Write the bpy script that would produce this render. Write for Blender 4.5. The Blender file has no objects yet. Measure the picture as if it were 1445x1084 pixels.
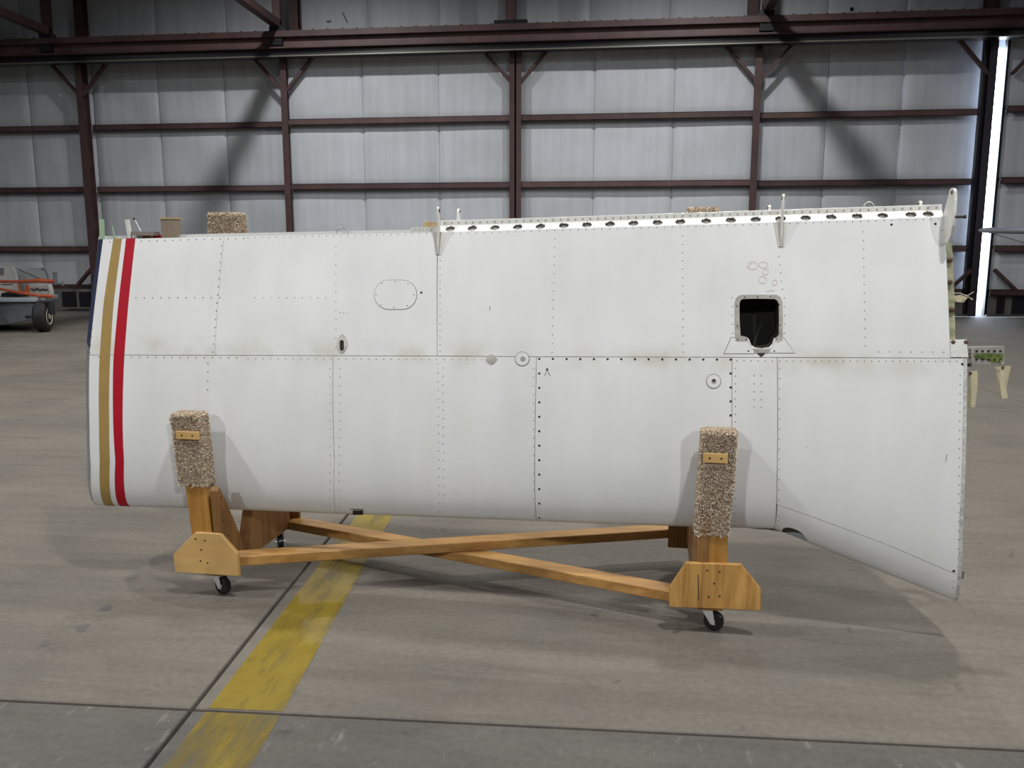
import bpy, bmesh, math, random
from mathutils import Vector, Matrix, geometry as mgeo
random.seed(7)
scene = bpy.context.scene
COL = scene.collection
V = Vector
R = math.radians

# ------------------------------------------------------------------ camera, world, lamps, exposure
F_PX, PITCH, YAW, EYE = 1175.0, R(9.04), R(6.6), 1.55
cam_data = bpy.data.cameras.new('camera')
cam_data.sensor_width = 36.0
cam_data.lens = F_PX / 1445.0 * 36.0
cam_data.clip_start = 0.05
cam_data.clip_end = 300
cam = bpy.data.objects.new('camera', cam_data)
COL.objects.link(cam)
cam.location = (0, 0, EYE)
cam.rotation_euler = (math.pi / 2 - PITCH, 0, YAW)
scene.camera = cam

world = bpy.data.worlds.new('sky')
scene.world = world
world.use_nodes = True
bg = world.node_tree.nodes['Background']
bg.inputs['Color'].default_value = (0.72, 0.84, 1.0, 1)
bg.inputs['Strength'].default_value = 22.0

LAMP_Z, LAMP_W = 9.2, 330.0
LAMP_ROWS = {0.6: 1.75, 5.9: 1.15, 11.2: 0.85, 16.5: 1.4}
for lx in (-16.4, -7.2, 2.0, 11.2):
    for ly, share in LAMP_ROWS.items():
        if ly > 16 and abs(lx + 2.6) > 6: continue      # two dead lamps at the ends of the last row
        ld = bpy.data.lights.new('high_bay_lamp', 'AREA')
        ld.shape = 'DISK'
        ld.size = 0.42
        ld.energy = LAMP_W * share * (0.45 if abs(lx + 2.6) > 6 else 1.0)
        ld.spread = R(166)
        ld.color = (1.0, 0.995, 0.97)
        lo = bpy.data.objects.new('high_bay_lamp', ld)
        lo.location = (lx, ly, LAMP_Z)
        COL.objects.link(lo)

# two flood lamps under the roof behind the photographer, aimed at the middle of the hangar
for fx in (-9.0, 8.5):
    fd = bpy.data.lights.new('flood_lamp', 'AREA')
    fd.shape = 'DISK'; fd.size = 0.7; fd.energy = 150.0; fd.spread = R(70); fd.color = (0.97, 0.985, 1.0)
    fo = bpy.data.objects.new('flood_lamp', fd)
    fo.location = (fx, -11.5, 9.2)
    fo.rotation_euler = (V((-0.3, 0.5, 0.0)) - V((fx, -11.5, 9.2))).to_track_quat('-Z', 'Y').to_euler()
    COL.objects.link(fo)

scene.view_settings.view_transform = 'Standard'
scene.view_settings.look = 'None'
scene.view_settings.gamma = 1.0
scene.view_settings.use_curve_mapping = False
scene.view_settings.exposure = -0.33

# ------------------------------------------------------------------ camera model used to survey the photograph
hd = V((-math.sin(YAW), math.cos(YAW), 0))
rt = V((math.cos(YAW), math.sin(YAW), 0))
up0 = V((0, 0, 1))
fw = hd * math.cos(PITCH) - up0 * math.sin(PITCH)
upv = hd * math.sin(PITCH) + up0 * math.cos(PITCH)
CAM = V((0, 0, EYE))
def ray(px, py): return fw + rt * ((px - 722.5) / F_PX) - upv * ((py - 542) / F_PX)
def on_floor(px, py, z=0.0):
    d = ray(px, py); return CAM + d * ((z - EYE) / d.z)
def on_wall(px, py, y=21.5):
    d = ray(px, py); return CAM + d * (y / d.y)
# wing frame: s along the span, z up, n towards the viewer's side of the hangar
TH = R(-3.1)
ORG = V((-0.634, 3.382, 0))
S_ = V((math.cos(TH), math.sin(TH), 0))
N_ = V((math.sin(TH), -math.cos(TH), 0))
Z_ = V((0, 0, 1))
def W(s, z, n): return ORG + S_ * s + Z_ * z + N_ * n
def on_n(px, py, n):
    d = ray(px, py); t = (n - (CAM - ORG).dot(N_)) / d.dot(N_)
    q = CAM + d * t - ORG
    return (q.dot(S_), q.z, q.dot(N_))
def on_s(px, py, s):
    d = ray(px, py); t = (s - (CAM - ORG).dot(S_)) / d.dot(S_)
    q = CAM + d * t - ORG
    return (q.dot(S_), q.z, q.dot(N_))

# ------------------------------------------------------------------ object helpers
def link(name, me, mat=None, parent=None):
    o = bpy.data.objects.new(name, me)
    COL.objects.link(o)
    if mat is not None and me is not None and len(me.materials) == 0: me.materials.append(mat)
    if parent is not None:
        o.parent = parent
        p = parent; M = Matrix.Identity(4)
        chain = []
        while p is not None:
            chain.append(p); p = p.parent
        if len(chain) == 1:
            o.matrix_parent_inverse = Matrix.Translation(parent.location).inverted()
    return o
def mesh(name, verts, faces, mat=None, parent=None, smooth=False):
    me = bpy.data.meshes.new(name)
    me.from_pydata([tuple(v) for v in verts], [], faces)
    me.update()
    if smooth:
        for p in me.polygons: p.use_smooth = True
    return link(name, me, mat, parent)
def thing(name, label, cat, loc=(0, 0, 0), group=None):
    o = bpy.data.objects.new(name, None); COL.objects.link(o)
    o.location = loc; o.empty_display_size = 0.1
    return tag(o, label, cat, group)
def tag(o, label, cat=None, group=None):
    o['label'] = label
    if cat: o['category'] = cat
    if group: o['group'] = group
    return o
def struct(o):
    o['kind'] = 'structure'; return o
def stuff(o):
    o['kind'] = 'stuff'; return o

class MB:
    """collects shapes into one mesh"""
    def __init__(self): self.v = []; self.f = []
    def add(self, verts, faces):
        k = len(self.v); self.v += [V(q) for q in verts]; self.f += [tuple(i + k for i in f) for f in faces]; return self
    def box(self, x0, x1, y0, y1, z0, z1, fn=None):
        vs = [(x, y, z) for z in (z0, z1) for y in (y0, y1) for x in (x0, x1)]
        if fn: vs = [fn(*q) for q in vs]
        fs = [(0, 2, 3, 1), (4, 5, 7, 6), (0, 1, 5, 4), (2, 6, 7, 3), (0, 4, 6, 2), (1, 3, 7, 5)]
        return self.add(vs, fs)
    def beam(self, a, b, w, h, up=(0, 0, 1)):
        a = V(a); b = V(b); d = (b - a).normalized(); u = V(up)
        side = d.cross(u).normalized(); u = side.cross(d).normalized()
        vs = []
        for p in (a, b):
            for i, j in ((-1, -1), (1, -1), (1, 1), (-1, 1)):
                vs.append(p + side * (i * w / 2) + u * (j * h / 2))
        return self.add(vs, [(0, 1, 2, 3), (7, 6, 5, 4), (0, 4, 5, 1), (1, 5, 6, 2), (2, 6, 7, 3), (3, 7, 4, 0)])
    def tube(self, pts, r, seg=8):
        pts = [V(p) for p in pts]; rings = []
        for i, p in enumerate(pts):
            d = (pts[min(i + 1, len(pts) - 1)] - pts[max(i - 1, 0)]).normalized()
            a = d.cross(V((0, 0, 1)));
            if a.length < 1e-3: a = d.cross(V((1, 0, 0)))
            a.normalize(); b = d.cross(a)
            rr = r[i] if isinstance(r, (list, tuple)) else r
            rings.append([p + (a * math.cos(t) + b * math.sin(t)) * rr for t in [2 * math.pi * k / seg for k in range(seg)]])
        vs = [q for ring in rings for q in ring]; fs = []
        for i in range(len(pts) - 1):
            for k in range(seg):
                fs.append((i * seg + k, i * seg + (k + 1) % seg, (i + 1) * seg + (k + 1) % seg, (i + 1) * seg + k))
        fs.append(tuple(range(seg))[::-1]); fs.append(tuple((len(pts) - 1) * seg + k for k in range(seg)))
        return self.add(vs, fs)
    def lathe(self, c, axis, prof, seg=24):
        """prof: list of (distance along axis, radius)"""
        c = V(c); ax = V(axis).normalized(); a = ax.cross(V((0, 0, 1)))
        if a.length < 1e-3: a = V((1, 0, 0))
        a.normalize(); b = ax.cross(a); vs = []; fs = []
        for (h, r) in prof:
            for k in range(seg):
                t = 2 * math.pi * k / seg
                vs.append(c + ax * h + (a * math.cos(t) + b * math.sin(t)) * r)
        for i in range(len(prof) - 1):
            for k in range(seg):
                fs.append((i * seg + k, i * seg + (k + 1) % seg, (i + 1) * seg + (k + 1) % seg, (i + 1) * seg + k))
        fs.append(tuple(range(seg))[::-1]); fs.append(tuple((len(prof) - 1) * seg + k for k in range(seg)))
        return self.add(vs, fs)
    def prism(self, poly, off):
        """poly: list of 3d points (planar), extruded by vector off"""
        n = len(poly); off = V(off); vs = [V(p) for p in poly] + [V(p) + off for p in poly]
        fs = [tuple(range(n))[::-1], tuple(range(n, 2 * n))] + [(i, (i + 1) % n, (i + 1) % n + n, i + n) for i in range(n)]
        return self.add(vs, fs)
    def build(self, name, mat=None, parent=None, smooth=False, bevel=0.0, fix=True):
        me = bpy.data.meshes.new(name)
        me.from_pydata([tuple(q) for q in self.v], [], self.f)
        if fix or bevel:
            bm = bmesh.new(); bm.from_mesh(me)
            bmesh.ops.recalc_face_normals(bm, faces=bm.faces)
            if bevel:
                bmesh.ops.bevel(bm, geom=list(bm.edges), offset=bevel, segments=1, affect='EDGES', clamp_overlap=True)
            bm.to_mesh(me); bm.free()
        me.update()
        if smooth:
            for p in me.polygons: p.use_smooth = True
        return link(name, me, mat, parent)

# ------------------------------------------------------------------ materials
def nt(name):
    m = bpy.data.materials.new(name); m.use_nodes = True
    t = m.node_tree; b = t.nodes['Principled BSDF']
    return m, t, b
def plain(name, col, rough=0.5, metal=0.0, spec=0.5, noise=0.0, nscale=20.0, bump=0.0, bscale=60.0):
    m, t, b = nt(name)
    b.inputs['Base Color'].default_value = (*col, 1); b.inputs['Roughness'].default_value = rough
    b.inputs['Metallic'].default_value = metal; b.inputs['Specular IOR Level'].default_value = spec
    if noise or bump:
        tc = t.nodes.new('ShaderNodeTexCoord')
    if noise:
        n = t.nodes.new('ShaderNodeTexNoise'); n.inputs['Scale'].default_value = nscale; n.inputs['Detail'].default_value = 6
        t.links.new(tc.outputs['Object'], n.inputs['Vector'])
        r = t.nodes.new('ShaderNodeValToRGB')
        r.color_ramp.elements[0].position = 0.3; r.color_ramp.elements[1].position = 0.7
        r.color_ramp.elements[0].color = (*[c * (1 - noise) for c in col], 1)
        r.color_ramp.elements[1].color = (*[min(1, c * (1 + noise)) for c in col], 1)
        t.links.new(n.outputs['Fac'], r.inputs['Fac']); t.links.new(r.outputs['Color'], b.inputs['Base Color'])
    if bump:
        n2 = t.nodes.new('ShaderNodeTexNoise'); n2.inputs['Scale'].default_value = bscale; n2.inputs['Detail'].default_value = 4
        t.links.new(tc.outputs['Object'], n2.inputs['Vector'])
        bp = t.nodes.new('ShaderNodeBump'); bp.inputs['Strength'].default_value = bump; bp.inputs['Distance'].default_value = 0.01
        t.links.new(n2.outputs['Fac'], bp.inputs['Height']); t.links.new(bp.outputs['Normal'], b.inputs['Normal'])
    return m
def N(t, kind, **kw):
    n = t.nodes.new(kind)
    for k, v in kw.items():
        if k in n.inputs: n.inputs[k].default_value = v
        else: setattr(n, k, v)
    return n
def ramp(t, src, stops):
    r = t.nodes.new('ShaderNodeValToRGB'); e = r.color_ramp.elements
    while len(e) < len(stops): e.new(0.5)
    for i, (p, c) in enumerate(stops):
        e[i].position = p; e[i].color = (*c, 1) if len(c) == 3 else c
    t.links.new(src, r.inputs['Fac']); return r
def mix(t, fac, a, b, blend='MIX'):
    n = t.nodes.new('ShaderNodeMix'); n.data_type = 'RGBA'; n.blend_type = blend
    for sock, val in ((n.inputs[0], fac), (n.inputs[6], a), (n.inputs[7], b)):
        if isinstance(val, (int, float)): sock.default_value = val
        elif isinstance(val, tuple): sock.default_value = (*val, 1)
        else: t.links.new(val, sock)
    return n.outputs[2]
def mapped(t, scale, out='Object', loc=(0, 0, 0), rot=(0, 0, 0)):
    tc = t.nodes.new('ShaderNodeTexCoord'); mp = t.nodes.new('ShaderNodeMapping')
    mp.inputs['Scale'].default_value = scale; mp.inputs['Location'].default_value = loc; mp.inputs['Rotation'].default_value = rot
    t.links.new(tc.outputs[out], mp.inputs['Vector']); return mp.outputs['Vector']

def wood(name, light, dark, axis, rough=0.55, fine=1.0):
    m, t, b = nt(name)
    st = [26.0 * fine] * 3; st[axis] = 1.6 * fine
    v = mapped(t, st)
    n1 = N(t, 'ShaderNodeTexNoise', Scale=1.0, Detail=5.0, Roughness=0.6, Distortion=0.6); t.links.new(v, n1.inputs['Vector'])
    r = ramp(t, n1.outputs['Fac'], [(0.3, dark), (0.62, light)])
    v2 = mapped(t, (5, 5, 5))
    n2 = N(t, 'ShaderNodeTexNoise', Scale=1.0, Detail=3.0); t.links.new(v2, n2.inputs['Vector'])
    r2 = ramp(t, n2.outputs['Fac'], [(0.35, (0.82, 0.78, 0.72)), (0.65, (1.05, 1.03, 1.0))])
    c = mix(t, 1.0, r.outputs['Color'], r2.outputs['Color'], 'MULTIPLY')
    t.links.new(c, b.inputs['Base Color']); b.inputs['Roughness'].default_value = rough
    bp = N(t, 'ShaderNodeBump', Strength=0.25, Distance=0.002)
    t.links.new(n1.outputs['Fac'], bp.inputs['Height']); t.links.new(bp.outputs['Normal'], b.inputs['Normal'])
    return m

M = {}
M['steel'] = plain('primer_steel', (0.070, 0.036, 0.036), 0.55, noise=0.25, nscale=3)
M['steel_light'] = plain('faded_primer_steel', (0.100, 0.055, 0.054), 0.55, noise=0.2, nscale=3)
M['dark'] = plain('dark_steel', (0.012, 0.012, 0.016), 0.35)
M['endstile'] = plain('backlit_end_stile', (0.030, 0.026, 0.036), 0.5)  # maroon stile coloured dark to show it backlit by the door gap
M['track'] = plain('track_metal', (0.22, 0.22, 0.19), 0.4, 0.6)
M['backing'] = plain('wall_backing', (0.10, 0.10, 0.11), 0.7)
M['ceiling'] = plain('ceiling_sheet', (0.16, 0.165, 0.17), 0.8)
M['sidewall'] = plain('side_wall_sheet', (0.28, 0.29, 0.30), 0.8)

def insulation():
    m, t, b = nt('white_vinyl_insulation')
    v = mapped(t, (6.0, 6.0, 0.5))
    n = N(t, 'ShaderNodeTexNoise', Scale=1.0, Detail=4.0); t.links.new(v, n.inputs['Vector'])
    r = ramp(t, n.outputs['Fac'], [(0.3, (0.525, 0.555, 0.61)), (0.65, (0.59, 0.625, 0.685))])
    v2 = mapped(t, (0.6, 0.6, 0.9))
    n2 = N(t, 'ShaderNodeTexNoise', Scale=1.0, Detail=6.0); t.links.new(v2, n2.inputs['Vector'])
    r2 = ramp(t, n2.outputs['Fac'], [(0.32, (0.90, 0.90, 0.88)), (0.6, (1, 1, 1))])
    oi = t.nodes.new('ShaderNodeObjectInfo')
    r3 = ramp(t, oi.outputs['Random'], [(0.0, (0.95, 0.95, 0.95)), (1.0, (1.02, 1.02, 1.02))])
    c = mix(t, 1.0, r.outputs['Color'], r2.outputs['Color'], 'MULTIPLY')
    c = mix(t, 1.0, c, r3.outputs['Color'], 'MULTIPLY')
    t.links.new(c, b.inputs['Base Color']); b.inputs['Roughness'].default_value = 0.5
    bp = N(t, 'ShaderNodeBump', Strength=0.25, Distance=0.03)
    t.links.new(n.outputs['Fac'], bp.inputs['Height']); t.links.new(bp.outputs['Normal'], b.inputs['Normal'])
    return m
M['insul'] = insulation()

def concrete(name, base, warm, dark, scuff=0.70):
    m, t, b = nt(name)
    v = mapped(t, (1, 1, 1))
    n1 = N(t, 'ShaderNodeTexNoise', Scale=0.8, Detail=8.0, Roughness=0.62); t.links.new(v, n1.inputs['Vector'])
    r1 = ramp(t, n1.outputs['Fac'], [(0.3, dark), (0.5, base), (0.72, warm)])
    n2 = N(t, 'ShaderNodeTexNoise', Scale=34.0, Detail=6.0, Roughness=0.7); t.links.new(v, n2.inputs['Vector'])
    r2 = ramp(t, n2.outputs['Fac'], [(0.25, (0.80, 0.80, 0.80)), (0.7, (1.12, 1.12, 1.12))])
    c = mix(t, 1.0, r1.outputs['Color'], r2.outputs['Color'], 'MULTIPLY')
    # oily spots
    n3 = N(t, 'ShaderNodeTexNoise', Scale=5.5, Detail=3.0, Distortion=0.8); t.links.new(v, n3.inputs['Vector'])
    r3 = ramp(t, n3.outputs['Fac'], [(0.68, (0, 0, 0)), (0.78, (1, 1, 1))])
    c = mix(t, r3.outputs['Color'], c, tuple(q * 0.62 for q in dark))
    # streaks dragged along the hangar
    v4 = mapped(t, (0.9, 7.0, 1))
    n4 = N(t, 'ShaderNodeTexNoise', Scale=1.0, Detail=5.0, Distortion=1.2); t.links.new(v4, n4.inputs['Vector'])
    r4 = ramp(t, n4.outputs['Fac'], [(0.3, (0.88, 0.87, 0.86)), (0.6, (1.03, 1.03, 1.03))])
    c = mix(t, 1.0, c, r4.outputs['Color'], 'MULTIPLY')
    # pale scuffs
    v5 = mapped(t, (14, 5, 1), rot=(0, 0, 0.6))
    n5 = N(t, 'ShaderNodeTexNoise', Scale=1.0, Detail=8.0, Roughness=0.75); t.links.new(v5, n5.inputs['Vector'])
    r5 = ramp(t, n5.outputs['Fac'], [(scuff, (0, 0, 0)), (scuff + 0.08, (0.6, 0.6, 0.6))])
    c = mix(t, r5.outputs['Color'], c, tuple(min(1, q * 1.7) for q in warm))
    t.links.new(c, b.inputs['Base Color'])
    rr = ramp(t, n1.outputs['Fac'], [(0.3, (0.62,) * 3), (0.7, (0.8,) * 3)])
    b.inputs['Specular IOR Level'].default_value = 0.22
    t.links.new(rr.outputs['Color'], b.inputs['Roughness'])
    bp = N(t, 'ShaderNodeBump', Strength=0.25, Distance=0.004)
    t.links.new(n2.outputs['Fac'], bp.inputs['Height']); t.links.new(bp.outputs['Normal'], b.inputs['Normal'])
    return m
M['concrete'] = concrete('hangar_concrete', (0.140, 0.126, 0.107), (0.170, 0.153, 0.130), (0.110, 0.100, 0.089))
M['concrete2'] = concrete('worn_dark_concrete', (0.098, 0.091, 0.083), (0.117, 0.108, 0.098), (0.078, 0.074, 0.069), 0.585)
M['joint'] = plain('joint_filler', (0.02, 0.018, 0.016), 0.9)

def yellow(name='worn_yellow_paint', a0=0.34, a1=0.50, lo=0.2, hi=0.88):
    m, t, b = nt(name)
    v = mapped(t, (1, 1, 1))
    n = N(t, 'ShaderNodeTexNoise', Scale=9.0, Detail=8.0, Roughness=0.7); t.links.new(v, n.inputs['Vector'])
    r = ramp(t, n.outputs['Fac'], [(0.3, (0.19, 0.133, 0.010)), (0.7, (0.255, 0.185, 0.017))])
    t.links.new(r.outputs['Color'], b.inputs['Base Color']); b.inputs['Roughness'].default_value = 0.5
    v2 = mapped(t, (9, 1.6, 1), rot=(0, 0, -0.35))
    n2 = N(t, 'ShaderNodeTexNoise', Scale=1.0, Detail=9.0, Roughness=0.72); t.links.new(v2, n2.inputs['Vector'])
    r2 = ramp(t, n2.outputs['Fac'], [(a0, (lo,) * 3), (a1, (hi,) * 3)])
    t.links.new(r2.outputs['Color'], b.inputs['Alpha'])
    return m
M['yellow'] = yellow()
M['yellow2'] = yellow('scrubbed_yellow_paint', 0.40, 0.62, 0.15, 0.78)

def wing_white():
    m, t, b = nt('aircraft_white_paint')
    v = mapped(t, (1, 1, 1))
    tc = t.nodes.new('ShaderNodeTexCoord'); sx = t.nodes.new('ShaderNodeSeparateXYZ')
    t.links.new(tc.outputs['Object'], sx.inputs[0])
    n = N(t, 'ShaderNodeTexNoise', Scale=2.3, Detail=5.0); t.links.new(v, n.inputs['Vector'])
    r = ramp(t, n.outputs['Fac'], [(0.3, (0.68, 0.69, 0.688)), (0.65, (0.745, 0.75, 0.752))])
    # run-off streaks down the panels and grime gathered along the horizontal lap joint (z = 1.1 m)
    v2 = mapped(t, (9, 9, 1.0))
    n2 = N(t, 'ShaderNodeTexNoise', Scale=1.0, Detail=4.0); t.links.new(v2, n2.inputs['Vector'])
    r2 = ramp(t, n2.outputs['Fac'], [(0.3, (0.955, 0.95, 0.93)), (0.6, (1, 1, 1))])
    c = mix(t, 1.0, r.outputs['Color'], r2.outputs['Color'], 'MULTIPLY')
    sub = N(t, 'ShaderNodeMath', operation='SUBTRACT'); t.links.new(sx.outputs['Z'], sub.inputs[0]); sub.inputs[1].default_value = 1.115
    ab = N(t, 'ShaderNodeMath', operation='ABSOLUTE'); t.links.new(sub.outputs[0], ab.inputs[0])
    rb = ramp(t, ab.outputs[0], [(0.0, (1, 1, 1)), (0.075, (0, 0, 0))])
    n3 = N(t, 'ShaderNodeTexNoise', Scale=6.0, Detail=6.0); t.links.new(v, n3.inputs['Vector'])
    r3 = ramp(t, n3.outputs['Fac'], [(0.42, (0, 0, 0)), (0.75, (0.75, 0.75, 0.75))])
    g = mix(t, 1.0, rb.outputs['Color'], r3.outputs['Color'], 'MULTIPLY')
    c = mix(t, g, c, (0.47, 0.44, 0.33))
    t.links.new(c, b.inputs['Base Color']); b.inputs['Roughness'].default_value = 0.42
    b.inputs['Specular IOR Level'].default_value = 0.35
    return m
M['white'] = wing_white()
M['gold'] = plain('gold_paint', (0.34, 0.225, 0.075), 0.5, spec=0.2, noise=0.06, nscale=8)
M['red'] = plain('red_paint', (0.40, 0.008, 0.022), 0.5, spec=0.15, noise=0.05, nscale=8)
M['navy'] = plain('navy_paint', (0.012, 0.022, 0.075), 0.4, noise=0.4, nscale=30)
M['steelblue'] = plain('scuffed_grey_edge', (0.24, 0.24, 0.26), 0.45, 0.3, noise=0.35, nscale=30)
M['seam'] = plain('seam_shadow_sealant', (0.20, 0.18, 0.14), 0.8)
M['rivet'] = plain('painted_rivet', (0.36, 0.35, 0.31), 0.5)
M['screw'] = plain('grimy_screw', (0.035, 0.026, 0.018), 0.5, 0.3)
M['whiteplain'] = plain('white_bracket_paint', (0.66, 0.66, 0.62), 0.45, noise=0.08, nscale=25)
M['sparwhite'] = plain('white_spar_paint', (0.74, 0.74, 0.72), 0.4, noise=0.04, nscale=10)
M['alu'] = plain('bare_aluminium', (0.42, 0.41, 0.37), 0.42, 0.35, noise=0.25, nscale=25)
M['chromate'] = plain('green_chromate_primer', (0.27, 0.27, 0.17), 0.6, noise=0.45, nscale=30)
M['moss'] = plain('bright_green_chromate', (0.105, 0.145, 0.03), 0.7, noise=0.6, nscale=60)
M['inner'] = plain('cavity_primer', (0.10, 0.10, 0.07), 0.7, noise=0.3, nscale=20)
M['void'] = plain('dark_cavity', (0.016, 0.015, 0.012), 0.8)
M['dishgrey'] = plain('grey_spar_interior', (0.33, 0.32, 0.29), 0.7, noise=0.45, nscale=70)
M['pink'] = plain('pink_grease_pencil', (0.66, 0.57, 0.545), 0.8)
M['pencil'] = plain('grey_pencil', (0.24, 0.22, 0.20), 0.8)
M['manila'] = plain('manila_paper', (0.56, 0.50, 0.34), 0.85, noise=0.08, nscale=30)
M['ink'] = plain('dark_ink', (0.05, 0.05, 0.06), 0.8)
M['eyelet'] = plain('brown_eyelet', (0.10, 0.05, 0.035), 0.7)
M['string'] = plain('cotton_string', (0.55, 0.50, 0.38), 0.9)
M['tyre'] = plain('black_rubber', (0.012, 0.012, 0.013), 0.7)
M['hub'] = plain('cream_hub', (0.50, 0.47, 0.38), 0.6)
M['orange'] = plain('orange_paint', (0.42, 0.075, 0.025), 0.55, noise=0.2, nscale=6)
M['tuggrey'] = plain('grey_trailer_paint', (0.13, 0.145, 0.155), 0.5, noise=0.2, nscale=5)
M['chrome'] = plain('zinc_caster', (0.66, 0.67, 0.68), 0.35, 0.35)
M['plastic'] = plain('black_polyurethane', (0.01, 0.01, 0.011), 0.25)
M['greenplastic'] = plain('pale_green_plastic', (0.33, 0.47, 0.31), 0.5)
M['card'] = plain('brown_cardboard', (0.24, 0.19, 0.14), 0.85, noise=0.1, nscale=30)
M['cardtop'] = plain('tan_cardboard_edge', (0.42, 0.31, 0.17), 0.85)
M['bladegrey'] = plain('pale_blade_grey', (0.42, 0.46, 0.52), 0.35)
M['apron'] = plain('sunlit_apron_concrete', (0.6, 0.6, 0.58), 0.9)
M['brownprimer'] = plain('brown_grey_sheet', (0.20, 0.17, 0.15), 0.7)
WOODL, WOODD = (0.46, 0.24, 0.05), (0.32, 0.14, 0.022)
M['pine_x'] = wood('pine_batten', (0.46, 0.26, 0.08), (0.29, 0.14, 0.034), 0)
M['pine_y'] = wood('pine_bearer', (0.46, 0.25, 0.07), (0.32, 0.15, 0.035), 1)
M['post_z'] = wood('varnished_post_wood', WOODL, WOODD, 2)
M['gusset'] = wood('dark_stained_plywood', (0.27, 0.14, 0.045), (0.165, 0.075, 0.022), 2)
M['ply_pale'] = wood('pale_plywood', (0.60, 0.395, 0.155), (0.53, 0.335, 0.12), 0, fine=0.5)
M['ply_orange'] = wood('orange_plywood', (0.53, 0.31, 0.09), (0.31, 0.14, 0.03), 2, fine=1.3)
M['ply_rear'] = wood('rear_plywood', (0.30, 0.16, 0.05), (0.2, 0.1, 0.03), 2)

def carpet():
    m, t, b = nt('beige_carpet')
    g = t.nodes.new('ShaderNodeNewGeometry')
    r = ramp(t, g.outputs['Random Per Island'], [(0.0, (0.22, 0.155, 0.095)), (0.25, (0.42, 0.325, 0.23)), (0.55, (0.60, 0.49, 0.375)), (1.0, (0.78, 0.69, 0.57))])
    t.links.new(r.outputs['Color'], b.inputs['Base Color']); b.inputs['Roughness'].default_value = 0.95
    b.inputs['Specular IOR Level'].default_value = 0.1
    return m
M['carpet'] = carpet()
M['carpetback'] = plain('carpet_backing', (0.44, 0.35, 0.26), 0.95, noise=0.3, nscale=120)

# ================================================================== THE SETTING
# ---- floor: base with concrete slabs laid in a 6.1 m grid
floor = struct(mesh('floor', [(-24, -40, -0.03), (26, -40, -0.03), (26, 24.5, -0.03), (-24, 24.5, -0.03)], [(0, 1, 2, 3)], M['joint']))
FA = R(2.6)
fc, fs_ = math.cos(FA), math.sin(FA)
J0 = V((-1.395, 2.50, 0))
def slab_pt(a, b, z): return V((J0.x + a * fc - b * fs_ * 1.35, J0.y + a * fs_ * 0.62 + b * fc, z))
G = 6.1
for i in range(-4, 5):
    for j in range(-4, 4):
        g = 0.008
        a0, a1, b0, b1 = i * G + g, (i + 1) * G - g, j * G + g, (j + 1) * G - g
        mb = MB(); vs = []
        for z in (-0.03, -0.004, 0.0):
            k = 0.004 if z == 0.0 else 0
            vs += [slab_pt(a0 + k, b0 + k, z), slab_pt(a1 - k, b0 + k, z), slab_pt(a1 - k, b1 - k, z), slab_pt(a0 + k, b1 - k, z)]
        c = slab_pt((a0 + a1) / 2, (b0 + b1) / 2, 0)
        if not (-23 < c.x < 25 and -20 < c.y < 23.5): continue
        fsx = [(8, 9, 10, 11)]
        for l in (0, 4):
            for q in range(4): fsx.append((l + q, l + (q + 1) % 4, l + 4 + (q + 1) % 4, l + 4 + q))
        # ragged front arris on the joint that crosses the foreground
        mb.add(vs, fsx).build('concrete_slab', M['concrete2'] if j == -1 else M['concrete'], floor, fix=False)
def strip_line(name, left, right, mat, z=0.0015, parent=None):
    vs = [V((p[0], p[1], z)) for p in left] + [V((p[0], p[1], z)) for p in right]
    n = len(left)
    return mesh(name, vs, [(i, n + i, n + i + 1, i + 1)[::-1] if False else (i, n + i, n + i + 1, i + 1) for i in range(n - 1)], mat, parent)
L_ = [(-1.340, 2.513), (-1.406, 3.676), (-1.47, 4.75), (-2.1, 16.0)]
R_ = [(-1.079, 2.521), (-1.177, 3.729), (-1.262, 4.75), (-1.85, 16.0)]
yl = strip_line('painted_line', L_, R_, M['yellow'], parent=floor); yl2 = strip_line('painted_line', [(-1.02, -3.0), (-1.338, 2.489)], [(-0.75, -3.0), (-1.076, 2.497)], M['yellow2'], parent=floor); yl2['label'] = 'scrubbed yellow line nearest the camera'
yl['label'] = 'worn yellow painted line on the floor'

# dark oil marks on the floor in the left foreground
MARKS = [(190, 812, 8, 5), (150, 858, 9, 4), (116, 886, 10, 5), (62, 909, 7, 4), (840, 866, 7, 4), (955, 890, 6, 3)]
M['oil'] = plain('oil_stain', (0.085, 0.078, 0.07), 0.5)
for (px, py, a, b_) in MARKS:
    pts = []
    for k in range(14):
        t = 2 * math.pi * k / 14; rr = 1 + 0.18 * math.sin(3 * t + px)
        pts.append(on_floor(px + a * rr * math.cos(t), py + b_ * rr * math.sin(t) - 0.25 * a * math.cos(t), 0.001))
    mesh('oil_stain', pts, [tuple(range(14))[::-1]], M['oil'], floor)

# ---- big rear door wall
YW = 21.5
wall = struct(mesh('wall_back', [(-24, 22.45, -0.03), (26, 22.45, -0.03), (26, 22.45, 10.6), (-24, 22.45, 10.6)], [(0, 3, 2, 1)], M['backing']))
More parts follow.
